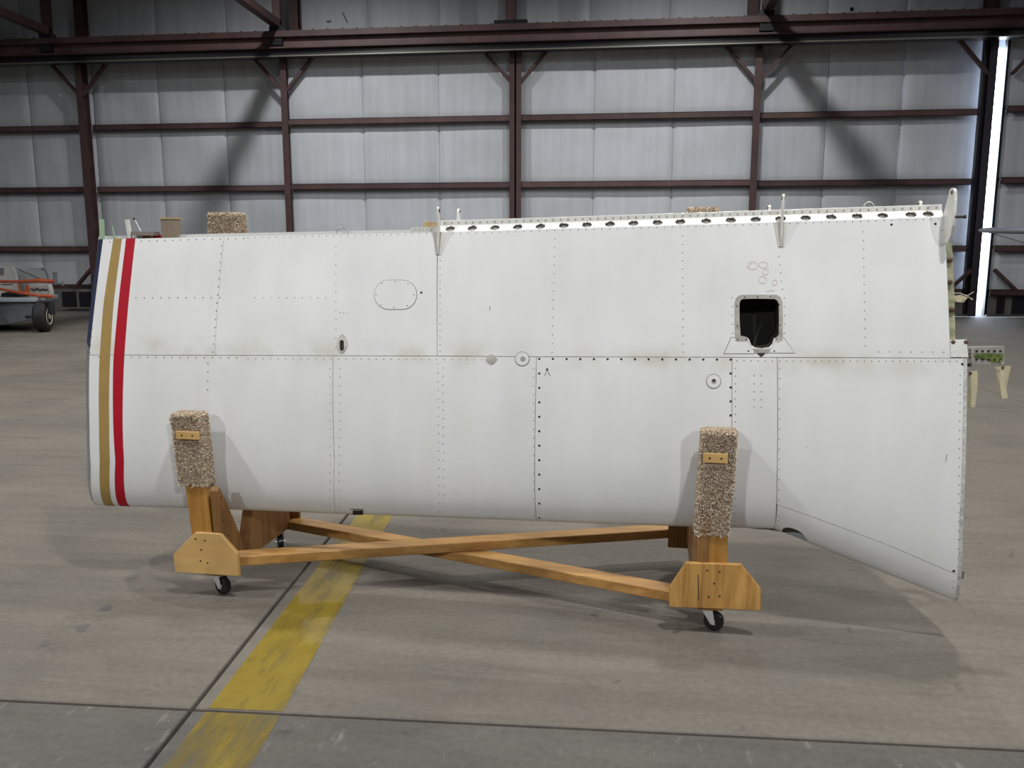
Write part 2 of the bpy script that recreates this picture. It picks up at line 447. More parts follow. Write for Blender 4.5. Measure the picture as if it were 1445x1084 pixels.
# real opening in the back wall behind the gap between the door leaves
wall.data.clear_geometry()
wall.data.from_pydata([(-24, 22.45, -0.03), (8.4, 22.45, -0.03), (8.4, 22.45, 10.6), (-24, 22.45, 10.6), (10.6, 22.45, -0.03), (26, 22.45, -0.03), (26, 22.45, 10.6), (10.6, 22.45, 10.6),
                       (8.4, 22.45, 6.5), (10.6, 22.45, 6.5)], [], [(0, 3, 2, 1), (4, 7, 6, 5), (8, 2, 7, 9)])
GIRT_Z = [0.57, 1.62, 3.21, 4.83]
COLX = [-19.5, -13.9, -8.33, -2.385, 3.45, 8.74]
SEAMS = {}
def pillow(name, x0, x1, z0, z1, y, bulge, parent, nx=8, nz=8):
    vs, fs = [], []
    for j in range(nz + 1):
        for i in range(nx + 1):
            u, v = i / nx, j / nz
            # denser towards the borders
            u = 0.5 - 0.5 * math.cos(math.pi * u); v = 0.5 - 0.5 * math.cos(math.pi * v)
            eu = min(1, min(u, 1 - u) * (x1 - x0) / 0.07); ev = min(1, min(v, 1 - v) * (z1 - z0) / 0.22)
            bu = math.sqrt(max(0, 1 - (1 - eu) ** 2)); bv = math.sqrt(max(0, 1 - (1 - ev) ** 2))
            d = bulge * (0.25 + 0.75 * bv) * (0.82 + 0.18 * bu) + 0.006 * math.sin(5 * u + 3 * v + x0)
            if u in (0.0, 1.0) or v in (0.0, 1.0): d = d * 0.5
            vs.append((x0 + (x1 - x0) * u, y - d, z0 + (z1 - z0) * v))
    for j in range(nz):
        for i in range(nx):
            a = j * (nx + 1) + i
            fs.append((a, a + nx + 1, a + nx + 2, a + 1)[::-1])
    return mesh(name, vs, fs, M['insul'], parent, True)
def bay(x0, x1, y, rows, strips, bulge=0.07):
    w = (x1 - x0) / strips
    for k in range(strips):
        for (z0, z1) in rows:
            pillow('insulation_panel', x0 + k * w + 0.003, x0 + (k + 1) * w - 0.003, z0, z1, y, bulge, wall)
ROWS = [(0.50, 1.60), (1.60, 3.20), (3.20, 4.82), (4.82, 6.62)]
LEAF = [0.33, 0.33, 0.0, 0.0, 0.33]
for k in range(5):
    bay(COLX[k] + 0.002, COLX[k + 1] - 0.002, YW + 0.12 + LEAF[k], ROWS, 3)
bay(9.13, 14.6, YW + 0.12, ROWS, 3)
bay(14.62, 20.0, YW + 0.12, ROWS, 3)
# upper wall above the header, set back
UPX = [-19.9, -14.19, -8.24, -2.58, 3.38, 8.88, 14.7]
for k in range(6):
    bay(UPX[k], UPX[k + 1], 22.32, [(6.4, 10.4)], 3, 0.05)
def ibeam(name, a, b, w, d, mat, parent, up=(0, -1, 0), tf=0.018, tw=0.016):
    """I section: w across the flange, d depth along up"""
    a = V(a); b = V(b); u = V(up); mb = MB(); u = u.normalized()
    mb.beam(a + u * (d / 2 - tf / 2), b + u * (d / 2 - tf / 2), w, tf, u)
    mb.beam(a - u * (d / 2 - tf / 2), b - u * (d / 2 - tf / 2), w, tf, u)
    mb.beam(a, b, tw, d - 2 * tf, u)
    return mb.build(name, mat, parent)
def channel(name, x0, x1, z, y0, depth, h, mat, parent):
    mb = MB()
    mb.box(x0, x1, y0 - depth, y0, z + h / 2 - 0.012, z + h / 2)
    mb.box(x0, x1, y0 - depth, y0 - depth + 0.012, z - h / 2, z + h / 2)
    mb.box(x0, x1, y0 - depth, y0 - depth + 0.05, z - h / 2, z - h / 2 + 0.012)
    return mb.build(name, mat, parent)
YG = YW + 0.10
for k in range(5):
    for i, z in enumerate(GIRT_Z):
        channel('girt', COLX[k] + 0.07, COLX[k + 1] - 0.07, z, YG + LEAF[k], 0.24, 0.15, M['steel_light'] if (k + i) % 2 else M['steel'], wall)
for (x0, x1) in ((9.13, 14.55), (14.65, 20)):
    for z in GIRT_Z: channel('girt', x0, x1, z, YG, 0.24, 0.15, M['steel'], wall)
for x in COLX:
    if abs(x + 2.385) < 0.01:
        for dx in (-0.085, 0.085):
            ibeam('door_stile', (x + dx, YW - 0.03, 0), (x + dx, YW - 0.03, 6.6), 0.125, 0.30, M['steel'], wall)
        MB().box(x - 0.03, x + 0.03, YW - 0.05, YW - 0.01, 0, 6.6).build('stile_gasket', M['dark'], wall)
    elif x > 8:
        ibeam('door_stile', (x, YW - 0.03, 0), (x, YW - 0.03, 6.6), 0.17, 0.30, M['endstile'], wall)
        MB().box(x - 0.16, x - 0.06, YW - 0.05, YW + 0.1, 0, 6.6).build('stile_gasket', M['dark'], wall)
    else:
        ibeam('door_stile', (x, YW - 0.03, 0), (x, YW - 0.03, 6.6), 0.165, 0.30, M['steel'], wall)
ibeam('door_stile', (14.6, YW - 0.03, 0), (14.6, YW - 0.03, 6.6), 0.165, 0.30, M['steel'], wall)
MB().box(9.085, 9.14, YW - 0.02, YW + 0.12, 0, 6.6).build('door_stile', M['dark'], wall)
# knee braces: at the heads of all stiles, at the feet of the door ends
def brace(x, z0, sx, z1, reach):
    MB().beam((x + sx * 0.06, YW - 0.10, z0), (x + sx * reach, YW - 0.10, z1), 0.07, 0.11, (0, -1, 0)).build('knee_brace', M['steel'], wall)
for x in COLX[1:]:
    for sx in ((-1, 1) if x < 8 else (-1,)):
        brace(x, 5.62, sx, 6.42, 0.78)
for x in (COLX[1], COLX[5]):
    brace(x, 1.12, -1, 0.62, 0.56)
brace(COLX[1], 1.12, 1, 0.62, 0.56)
brace(9.14, 1.12, 1, 0.62, 0.60)
brace(9.14, 5.62, 1, 6.42, 0.78)
# kick boards, floor guide and dark openings under the bottom girt
for (x0, x1) in ((-19.5, 8.74), (9.1, 20)):
    MB().box(x0, x1, YW - 0.02, YW + 0.10, 0.02, 0.53).build('kick_board', plain('kick_board_grey', (0.13, 0.125, 0.12), 0.7, noise=0.3, nscale=2), wall)
    MB().box(x0, x1, YW - 0.12, YW + 0.10, -0.01, 0.035).build('floor_guide', M['track'], wall)
for (x0, x1) in ((-14.95, -14.55), (-14.45, -14.12), (9.35, 9.52), (9.7, 10.15), (-9.2, -8.7), (8.05, 8.3)):
    MB().box(x0, x1, YW - 0.06, YW - 0.02, 0.06, 0.46).build('vent_opening', M['dark'], wall)
# small marks on the wall face
for (px, py, w, h, mt, a) in ((464, 30, .12, .045, 'card', 0), (487, 25, .035, .24, 'brownprimer', 0.5), (795, 33, .035, .09, 'dark', 0.6), (1202, 13, .08, .08, 'dark', 0.3)):
    p = on_wall(px, py, 22.25)
    MB().beam(p - V((0, 0, h / 2)) + V((math.sin(-a) * h / 2 * -1, 0, 0)), p + V((0, 0, h / 2)) + V((math.sin(-a) * h / 2, 0, 0)), w, 0.01, (0, -1, 0)).build('wall_patch', M[mt], wall)

# ---- header beam with the door track (a trim of the wall)
hdr = struct(MB().box(-24, 26, 20.95, 21.02, 6.56, 6.78).build('trim_1', M['steel_light']))
hdr['label'] = 'long maroon steel header beam above the sliding doors'
hdr['kind'] = 'structure'
MB().box(-24, 26, 20.80, 21.12, 6.78, 6.92).build('top_flange', M['steel'], hdr)
MB().box(-24, 26, 20.84, 21.12, 6.52, 6.56).build('bottom_flange', M['steel'], hdr)
MB().box(-24, 26, 21.05, 22.3, 6.84, 6.90).build('closure_sheet', M['steel'], hdr)
MB().box(-24, 26, 20.98, 21.30, 6.36, 6.52).build('door_track', M['dark'], hdr)
MB().box(-24, 26, 20.945, 20.975, 6.345, 6.375).build('track_lip', M['track'], hdr)
mb = MB()
for k in range(120):
    mb.lathe((-24 + k * 0.37, 20.90, 6.92), (0, 0, 1), [(0, 0.03), (0.035, 0.03), (0.045, 0.015)], 6)
stuff(mb.build('bolt', M['steel'], hdr))

# ---- roof trusses above the header
def truss(n, x, zc, rise, up_px):
    t = struct(MB().beam((x, 21.0, 6.9), (x, 21.0, 10.4), 0.20, 0.16, (0, -1, 0)).build('trim_%d' % n, M['steel']))
    a = V((x, 21.0, 7.12)); b = a + V((0, -14.0, 14.0 * math.tan(R(rise))))
    if b.z > 10.4: b = a + (b - a) * ((10.4 - a.z) / (b.z - a.z))
    MB().beam(a, b, 0.20, 0.18).build('bottom_chord', M['steel'], t)
    MB().box(x - 0.16, x + 0.16, 20.85, 21.1, 6.6, 7.05).build('gusset_plate', M['dark'], t)
    return t
truss(2, -14.42, 7.1, 1, 0)
truss(3, -8.29, 7.1, 1, 0)
truss(4, 3.52, 7.0, 1, 0)
truss(5, 9.35, 7.0, 1, 0)
for k, x in enumerate(UPX[1:6]):
    ibeam('upper_column', (x, 22.1, 6.9), (x, 22.1, 10.4), 0.24, 0.25, M['steel'], wall)
ct = struct(MB().box(-2.55, -2.35, 20.9, 21.1, 6.9, 10.4).build('trim_6', M['steel']))
MB().box(-2.85, -2.05, 20.86, 21.12, 6.86, 7.02).build('gusset_plate', M['dark'], ct)

# ---- rest of the shell
struct(mesh('ceiling', [(-24, -40, 10.5), (26, -40, 10.5), (26, 22.45, 10.5), (-24, 22.45, 10.5)], [(0, 3, 2, 1)], M['ceiling']))
struct(mesh('wall_left', [(-24, -40, -0.03), (-24, 22.45, -0.03), (-24, 22.45, 10.5), (-24, -40, 10.5)], [(0, 1, 2, 3)], M['sidewall']))
struct(mesh('wall_right', [(26, -40, -0.03), (26, 22.45, -0.03), (26, 22.45, 10.5), (26, -40, 10.5)], [(0, 3, 2, 1)], M['sidewall']))
struct(mesh('wall_front', [(-24, -40, -0.03), (26, -40, -0.03), (26, -40, 10.5), (-24, -40, 10.5)], [(0, 1, 2, 3)], M['sidewall']))
ap = struct(mesh('trim_7', [(-60, 22.46, -0.04), (90, 22.46, -0.04), (90, 200, -0.04), (-60, 200, -0.04)], [(0, 1, 2, 3)], M['apron']))
ap['label'] = 'sunlit concrete apron outside the door gap'

# ================================================================== THE WING
wing = thing('aircraft_wing', 'large white riveted aircraft wing with gold and red stripes, held upright in the wooden dolly', 'wing', W(0, 0.4, -0.15))
def interp(x, pts):
    if x <= pts[0][0]: return pts[0][1]
    for (a, va), (b, vb) in zip(pts, pts[1:]):
        if x <= b: return va + (vb - va) * (x - a) / (b - a)
    return pts[-1][1]
NC, LEAN = -0.125, 0.155
ZB0 = lambda s: 0.372 + 0.017 * (s + 1.77)                 # line of the outer leading edge
ZT_PTS = [(-1.75, 1.60), (2.0, 1.70)]
ZB_PTS = [(-1.8, 0.370), (1.33, 0.432), (2.10, 0.165)]
def zt(s): return interp(s, ZT_PTS)
def zb(s): return interp(s, ZB_PTS)
def yth(t): return max(0.0, 5 * 0.16 * 1.72 * (0.2969 * math.sqrt(max(t, 0)) - 0.126 * t - 0.3516 * t * t + 0.2843 * t ** 3 - 0.1015 * t ** 4))
def nmid(s, z): return NC - LEAN * (z - ZB0(s))
def tt(s, z): return 0.70 * (z - zb(s)) / (zt(s) - zb(s))
def nsurf(s, z): return nmid(s, z) + yth(tt(s, z))
def nfar(s, z): return nmid(s, z) - yth(tt(s, z))
def skin(px, py):
    n = -0.07
    for _ in range(12):
        s, z, _n = on_n(px, py, n)
        n = nsurf(s, min(max(z, zb(s) + 0.004), zt(s) + 0.05))
    return s, z
# refine the outline from the survey: trailing edge and leading edge follow the photographed edges
def fit_top():
    pts = []
    for (px, py) in ((145, 337.5), (316, 333.5), (617, 327.6), (720, 325), (860, 320.8), (1100, 313.3), (1332, 306.3)):
        s, z = skin(px, py); pts.append((s, z))
    return pts
for _ in range(4): ZT_PTS = fit_top()
def sil_z(s_px, py, s_guess, zlo):
    """leading-edge height whose nose silhouette reaches the photographed row"""
    return zlo
def project(p):
    v = V(p) - CAM; z = v.dot(fw); return 722.5 + F_PX * v.dot(rt) / z, 542 - F_PX * v.dot(upv) / z
def fit_bottom():
    global ZB_PTS
    targets = [(-1.75, 713.5), (-1.2, 718), (-0.57, 725), (0.34, 735.5), (0.95, 743), (1.325, 746), (2.06, 852)]
    out = []
    for s, ty in targets:
        lo = zb(s)
        for _ in range(10):
            ys = []
            for k in range(1, 40):
                z = lo + 0.3 * (k / 39.0) ** 2
                t = 0.70 * (z - lo) / (zt(s) - lo)
                ys.append(project(W(s, z, nmid(s, z) + yth(t)))[1])
            y = max(ys); lo += (y - ty) * 0.0030
        out.append((s, lo))
    ZB_PTS = out
for _ in range(3):
    fit_bottom()
    for _k in range(2): ZT_PTS = fit_top()

def nrm(s, z, f=nsurf):
    e = 0.004
    zz = max(z, zb(s) + 0.006)
    ds = (f(s + e, zz) - f(s - e, zz)) / (2 * e); dz = (f(s, zz + e) - f(s, zz - e)) / (2 * e)
    v = V((-ds, -dz, 1.0)) if f is nsurf else V((ds, dz, -1.0))
    v.normalize()
    return S_ * v.x + Z_ * v.y + N_ * v.z
def SK(s, z, off=0.0, f=nsurf):
    return W(s, z, f(s, max(z, zb(s)))) + nrm(s, z, f) * off
def smooth_normals(me, normals):
    for p in me.polygons: p.use_smooth = True
    me.normals_split_custom_set_from_vertices(normals)
def edge(px_list):
    pts = sorted([(z, s) for (s, z) in [skin(*p) for p in px_list]])
    return lambda z: interp(z, pts)
def panel(name, sl, sr, zbot, ztop, nu, nv, mat, off=0.0, gap=0.0012, f=nsurf, le=False, thick=0.005, parent=None, ext=False):
    vs, ns, fs = [], [], []
    for j in range(nv + 1):
        v = j / nv
        if le: v = v * v
        for i in range(nu + 1):
            u = i / nu
            s0 = sl(1.0) * (1 - u) + sr(1.0) * u
            z = zbot(s0) * (1 - v) + ztop(s0) * v
            s = (sl(z) + gap) * (1 - u) + (sr(z) - gap) * u
            z = (zbot(s) + (0 if le else gap)) * (1 - v) + (ztop(s) - gap) * v
            z = max(z, zb(s))
            vs.append(SK(s, z, off, f)); ns.append(nrm(s, z, f))
    for j in range(nv):
        for i in range(nu):
            a = j * (nu + 1) + i
            q = (a, a + 1, a + nu + 2, a + nu + 1)
            fs.append(q if f is nsurf else q[::-1])
    if thick:
        ring = [i for i in range(nu + 1)] + [j * (nu + 1) + nu for j in range(1, nv + 1)] + [nv * (nu + 1) + i for i in range(nu - 1, -1, -1)] + [j * (nu + 1) for j in range(nv - 1, 0, -1)]
        k0 = len(vs)
        for r_ in ring:
            vs.append(vs[r_]); ns.append(ns[r_]); vs.append(vs[r_] - ns[r_] * thick); ns.append(ns[r_])
        m_ = len(ring)
        for q in range(m_):
            a, b = k0 + 2 * q, k0 + 2 * ((q + 1) % m_)
            fs.append((a, a + 1, b + 1, b))
    me = bpy.data.meshes.new(name); me.from_pydata([tuple(q) for q in vs], [], fs); me.update()
    smooth_normals(me, ns)
    return link(name, me, mat, parent or wing)
def cdt_panel(name, outer, holes, mat, step=0.05, off=0.0, thick=0.006, fp=None, fn=None, parent=None, innerpts=True):
    """outer / holes: polygons in 2-D (s, z) coordinates; fp maps to space, fn gives normals"""
    fp = fp or (lambda s, z: SK(s, z, off)); fn = fn or (lambda s, z: nrm(s, z))
    def dens(poly):
        o = []
        for a, b in zip(poly, poly[1:] + poly[:1]):
            d = math.hypot(b[0] - a[0], b[1] - a[1]); n = max(1, int(d / step))
            for k in range(n): o.append((a[0] + (b[0] - a[0]) * k / n, a[1] + (b[1] - a[1]) * k / n))
        return o
    def inside(p, poly):
        c = False
        for a, b in zip(poly, poly[1:] + poly[:1]):
            if (a[1] > p[1]) != (b[1] > p[1]) and p[0] < (b[0] - a[0]) * (p[1] - a[1]) / (b[1] - a[1]) + a[0]: c = not c
        return c
    outer_d = dens(outer)
    pts = [V(p) for p in outer_d]; faces = [list(range(len(outer_d)))]
    loops = [list(range(len(outer_d)))]
    for h in holes:
        k = len(pts); pts += [V(p) for p in h]; loops.append(list(range(k, k + len(h)))); faces.append(loops[-1])
    edges = []
    for lp in loops: edges += [(lp[i], lp[(i + 1) % len(lp)]) for i in range(len(lp))]
    if innerpts:
        x0, x1 = min(p[0] for p in outer), max(p[0] for p in outer); y0, y1 = min(p[1] for p in outer), max(p[1] for p in outer)
        def clear(p, poly):
            return all((p[0] - q[0]) ** 2 + (p[1] - q[1]) ** 2 > (step * 0.45) ** 2 for q in poly)
        hd_ = [dens(h) for h in holes]
        nx, ny = int((x1 - x0) / step), int((y1 - y0) / step)
        for i in range(1, nx):
            for j in range(1, ny):
                p = (x0 + (x1 - x0) * i / nx, y0 + (y1 - y0) * j / ny)
                if inside(p, outer) and clear(p, outer_d) and not any(inside(p, h) for h in holes) and all(clear(p, h) for h in hd_): pts.append(V(p))
    res = mgeo.delaunay_2d_cdt(pts, edges, [], 0, 1e-6, True)
    v2, _, f2 = res[0], res[1], res[2]
    orig = res[3]
    vs = [fp(p[0], p[1]) for p in v2]; ns = [fn(p[0], p[1]) for p in v2]; fs = []
    for f in f2:
        c = (sum(v2[i][0] for i in f) / len(f), sum(v2[i][1] for i in f) / len(f))
        if not inside(c, outer_d) or any(inside(c, h) for h in holes): continue
        fs.append(tuple(f))
    if thick:
        from collections import Counter
        cnt = Counter()
        for f in fs:
            for a, b in zip(f, f[1:] + f[:1]): cnt[(min(a, b), max(a, b))] += 1
        for f in list(fs):
            for a, b in zip(f, f[1:] + f[:1]):
                if cnt[(min(a, b), max(a, b))] == 1:
                    k = len(vs)
                    vs += [vs[a], vs[b], vs[b] - ns[b] * thick, vs[a] - ns[a] * thick]
                    d = (vs[b] - vs[a]).cross(ns[a]).normalized()
                    ns += [ns[a], ns[b], ns[b], ns[a]]
                    fs.append((k + 1, k, k + 3, k + 2))
    me = bpy.data.meshes.new(name); me.from_pydata([tuple(q) for q in vs], [], fs); me.update()
    smooth_normals(me, ns)
    return link(name, me, mat, parent or wing)

e_left = edge([(145, 338), (137, 400), (126, 500), (126, 600), (128, 660), (135, 712)])
e_u1 = edge([(316, 336), (307, 430), (303, 500)])
e_617 = edge([(617, 340), (617, 500)])
e_u3r = edge([(1333, 308), (1337, 400), (1341, 500)])
e_470 = edge([(470, 505), (472, 650), (474, 722)])
e_757 = edge([(757, 506), (757, 734)])
e_1033 = edge([(1033, 507), (1031, 720)])
e_1097 = edge([(1097, 507), (1096, 700), (1094, 742)])
e_right = edge([(1364, 508), (1363, 600), (1358, 740), (1351, 845)])
seam_pts = sorted([skin(*p) for p in ((100, 500.5), (126, 501), (470, 502), (617, 502.5), (757, 503.5), (1100, 504.5), (1366, 505.5))])
z_seam = lambda s: interp(s, seam_pts)
diag_pts = sorted([skin(*p) for p in ((1096, 712), (1150, 731), (1250, 768), (1352, 812))])
z_diag = lambda s: interp(s, diag_pts)

panel('skin_panel', e_left, e_u1, z_seam, zt, 12, 16, M['white'])
panel('skin_panel', e_u1, e_617, z_seam, zt, 16, 16, M['white'])
panel('skin_panel', e_left, e_470, zb, z_seam, 16, 26, M['white'], le=True)
panel('skin_panel', e_470, e_757, zb, z_seam, 16, 26, M['white'], le=True)
ap_ = panel('access_panel', e_757, e_1033, zb, z_seam, 16, 26, M['white'], le=True)
panel('skin_panel', e_1033, e_1097, zb, z_seam, 6, 26, M['white'], le=True)
panel('skin_panel', e_1097, e_right, z_diag, z_seam, 14, 16, M['white'])
# leading-edge cuff under the diagonal joint, with the cut-out for a landing light
def cuff():
    nu, nv = 44, 22
    vs, ns, fs = [], [], []
    for j in range(nv + 1):
        v = (j / nv) ** 2
        for i in range(nu + 1):
            u = i / nu
            s = e_1097(0.5) * (1 - u) + e_right(zb(2.0) + 0.1 * j / nv) * u
            s = s + 0.0012 - 0.0024 * u
            z = zb(s) * (1 - v) + (z_diag(s) - 0.0012) * v
            vs.append(SK(s, z)); ns.append(nrm(s, z))
    def px(i): return project(vs[i])
    for j in range(nv):
        for i in range(nu):
            a = j * (nu + 1) + i; q = (a, a + 1, a + nu + 2, a + nu + 1)
            cx = sum(px(k)[0] for k in q) / 4; cy = sum(px(k)[1] for k in q) / 4
            s_ = sum((vs[k] - ORG).dot(S_) for k in q) / 4
            fs.append(q)
    me = bpy.data.meshes.new('leading_edge_cuff'); me.from_pydata([tuple(q) for q in vs], [], fs); me.update()
    smooth_normals(me, ns)
    return link('leading_edge_cuff', me, M['white'], wing)

def rounded(poly_px, n=1): return [skin(*p) for p in poly_px]
# upper right panel with the big rectangular access opening
HOLE_PX = [(1048, 422), (1070, 421.5), (1093, 422), (1097, 424), (1099, 428), (1099.5, 450), (1099, 472), (1096, 476), (1092, 478), (1090, 485), (1085, 490), (1075, 491.5), (1066, 490.5), (1060, 487), (1057, 479), (1054, 476), (1045, 474), (1043.5, 450), (1043.5, 428), (1045, 424)]
hole = [skin(*p) for p in HOLE_PX]
n_ = 8
top_line = [(e_617(1.6) + (e_u3r(1.68) - e_617(1.6)) * k / n_) for k in range(n_ + 1)]
outer = [(e_617(z_seam(-0.08)) + 0.0012, z_seam(-0.08) + 0.0012)]
bot = [(-0.08 + (e_u3r(1.14) + 0.08) * k / n_) for k in range(1, n_)]
outer += [(s, z_seam(s) + 0.0012) for s in bot]
outer += [(e_u3r(z_seam(1.9)), z_seam(1.9) + 0.0012), (e_u3r(1.4), 1.4), (e_u3r(zt(1.89)), zt(e_u3r(1.68)))]
outer += [(s, zt(s)) for s in top_line[-2:0:-1]] + [(e_617(1.6) + 0.0012, zt(-0.08))]
cdt_panel('skin_panel', outer, [hole], M['white'], 0.06)
# landing-light cut-out is a real hole in the cuff: build the cuff as a trimmed sheet
LIGHT_PX = [(1104, 746.5), (1109, 744.5), (1117, 745), (1125, 748), (1132, 753), (1138, 760), (1141, 767)]
def cuff_trim():
    s0 = e_1097(0.47) + 0.0012; s1 = e_right(0.2)
    # mapped to (s, q) with q = sqrt of height above the nose so that the round nose is sampled densely
    def fp(s, q):
        zz = zb(s) + q * q * (z_diag(s) - zb(s)); return SK(s, zz)
    def fn(s, q):
        zz = zb(s) + q * q * (z_diag(s) - zb(s)); return nrm(s, zz)
    lip = []
    for (px, py) in LIGHT_PX:
        best = None
        # nearest (s, q) whose projection matches the photographed pixel
        for a in range(61):
            s = s0 + (0.30) * a / 60
            for b in range(41):
                q = b / 40 * 0.75
                X, Y = project(fp(s, q)); d = (X - px) ** 2 + (Y - py) ** 2
                if best is None or d < best[0]: best = (d, s, q)
        lip.append((best[1], best[2]))
    qs = 1.0
    outer_ = [(s0, 0.0), (lip[0][0], 0.0)] + lip + [(lip[-1][0] + 0.004, 0.0), (s1, 0.0), (e_right(0.25) - 0.0, 0.6), (e_right(0.3), 0.996), (s0, 0.996)]
    # remove doubles / keep order increasing in s
    return cdt_panel('leading_edge_cuff', outer_, [], M['white'], 0.045, fp=fp, fn=fn, thick=0.004), lip, fp, fn
cf, lip, cfp, cfn = cuff_trim()
# dark lamp well behind the cut-out
mb = MB()
cl = [V(cfp(*p)) - N_ * 0.012 for p in lip]
c0 = sum(cl, V((0, 0, 0))) / len(cl)
well = [p - N_ * 0.06 + Z_ * 0.01 for p in cl]
k = len(cl)
mb.add(cl + well, [(i, i + 1, k + i + 1, k + i) for i in range(k - 1)] + [tuple(range(k, 2 * k))])
mb.build('light_well', M['inner'], wing)

# dark strips of structure behind the joints
def backing_strip(mb, pts, half=0.016, off=-0.0045, vertical=True):
    L = []
    for (s, z) in pts:
        if vertical: L.append((SK(s - half, z, off), SK(s + half, z, off)))
        else: L.append((SK(s, z - half, off), SK(s, z + half, off)))
    vs = [q for pr in L for q in pr]
    fs = [(2 * i, 2 * i + 1, 2 * i + 3, 2 * i + 2) for i in range(len(L) - 1)]
    mb.add(vs, fs)
def col_pts(e, z0, z1, n=20): return [(e(z0 + (z1 - z0) * (k / n) ** (1 if z0 > 0.9 else 2)), z0 + (z1 - z0) * (k / n) ** (1 if z0 > 0.9 else 2)) for k in range(n + 1)]
mb = MB()
backing_strip(mb, [(-1.74 + 3.73 * k / 50, z_seam(-1.74 + 3.73 * k / 50)) for k in range(51)], vertical=False)
for e, hi in ((e_u1, 1), (e_617, 1)): backing_strip(mb, col_pts(e, z_seam(e(1.2)), zt(e(1.5)) - 0.002))
for e in (e_470, e_757, e_1033, e_1097): backing_strip(mb, col_pts(e, zb(e(0.5)) + 0.0005, z_seam(e(1.0))))
backing_strip(mb, [(1.33 + 0.71 * k / 20, z_diag(1.33 + 0.71 * k / 20)) for k in range(21)], vertical=False)
mb.build('joint_strap', M['seam'], wing, fix=False)

# far skin, canted tip cap, root rib
def s_far_l(z): return e_left(z) - 0.70 * (nsurf(-1.7, max(z, zb(-1.7))) - nfar(-1.7, max(z, zb(-1.7)))) - 0.026
ztf = lambda s: zt(s) + (0.018 if s < 0 else 0.018 * max(0, 1 - s / 0.3))
panel('far_skin', s_far_l, e_right, zb, ztf, 24, 24, M['white'], f=nfar, le=True, thick=0, gap=0)
def cap(name, z0, z1, mat):
    n = 18; vs = []
    for k in range(n + 1):
        u = k / n; z = z0 + (z1 - z0) * (u * u if z0 < 0.6 else u)
        a = SK(e_left(z) + 0.001, z, -0.001); b = SK(s_far_l(z), z, 0, nfar)
        vs += [a, b]
    return mesh(name, vs, [(2 * i, 2 * i + 1, 2 * i + 3, 2 * i + 2)[::-1] for i in range(n)], mat, wing, True)
c_ = cap('tip_cap', 1.10, zt(-1.7), M['navy']); c_['label'] = 'dark navy edge of the wing tip'
c_ = cap('tip_cap', zb(-1.76), 1.10, M['steelblue']); c_['label'] = 'scuffed grey lower edge of the wing tip'
# far stripes showing over the trailing edge
def far_stripe(name, a, b, mat):
    vs = []
    for k in range(9):
        z = ztf(-1.6) - 0.12 * k / 8 + 0.0
        for s in (a, b):
            zz = ztf(s) - 0.12 * k / 8
            vs += [SK(s, zz, 0.001, nfar)]
    n = 9
    # also a thin face turned to the near side, as painted sheet has two faces
    vs2 = [v + N_ * 0.004 for v in vs]
    fs = [(2 * i, 2 * i + 1, 2 * i + 3, 2 * i + 2) for i in range(n - 1)]
    fs2 = [tuple(j + len(vs) for j in f) for f in fs]
    return mesh(name, vs + vs2, fs + fs2 + [(0, 1, len(vs) + 1, len(vs))], mat, wing)
n_far = nfar(-1.6, zt(-1.6))
far_stripe('gold_stripe', on_n(201, 331, n_far)[0], on_n(213, 331, n_far)[0], M['gold'])
far_stripe('red_stripe', on_n(216, 331, n_far)[0], on_n(228, 331, n_far)[0], M['red'])

# stripes on the near face
g0 = edge([(160, 338), (146, 430), (140, 520), (140, 600), (141, 650), (150, 714)])
g1 = edge([(172, 337), (160, 430), (155, 510), (154, 600), (155, 650), (163, 714)])
r0 = edge([(178, 338), (167, 430), (160, 510), (160, 600), (163, 650), (170, 714)])
r1 = edge([(191, 337), (181, 430), (175, 510), (173, 600), (175, 650), (184, 715)])
for nm, a, b in (('gold_stripe', g0, g1), ('red_stripe', r0, r1)):
    panel(nm, a, b, zb, lambda s: zt(s) + 0.0008, 4, 44, M[nm.split('_')[0]], off=0.0009, gap=0, le=True, thick=0.001)

# internal back wall between the skins so the body is closed
def inner_wall():
    vs = []
    for k in range(25):
        s = -1.66 + 3.55 * k / 24
        z = zt(s) - (0.02 if s < -0.1 else 0.004)
        vs += [W(s, z, nsurf(s, z) - 0.004), W(s, z, nfar(s, z) + 0.004)]
    return mesh('rear_spar', vs, [(2 * i, 2 * i + 1, 2 * i + 3, 2 * i + 2) for i in range(24)], M['inner'], wing)
inner_wall()
# root end rib
vs = []
for k in range(21):
    z = zb(2.02) + 0.01 + (zt(1.9) - zb(2.02) - 0.02) * (k / 20) ** 1.6
    s = min(e_right(z), 2.06) if z < 1.19 else e_u3r(z)
    s -= 0.006
    vs += [W(s, z, nsurf(s, z) - 0.006), W(s, z, nfar(s, z) + 0.004)]
mesh('root_rib', vs, [(2 * i, 2 * i + 1, 2 * i + 3, 2 * i + 2) for i in range(20)], M['chromate'], wing)
# primer-green rib flange showing beyond the upper skin
mb = MB(); pl = []
for (px, py) in ((1332, 343), (1345, 343), (1348, 400), (1350, 482), (1338, 482), (1335, 400)):
    s, z = skin(px, py); pl.append(W(s, z, nsurf(s, z) - 0.012))
mb.prism(pl, -N_ * 0.012).build('rib_flange', M['chromate'], wing)['label'] = 'mottled green primed rib flange at the root end'
mb = MB()
for (px, py) in ((1341, 367), (1341, 398), (1344, 437), (1345, 483), (1363, 483)):
    s, z = skin(px, py); mb.lathe(W(s, z, nsurf(s, z) - 0.011), N_, [(0, 0.009), (0.012, 0.009), (0.016, 0.004)], 8)
stuff(mb.build('root_bolt', M['eyelet'], wing))
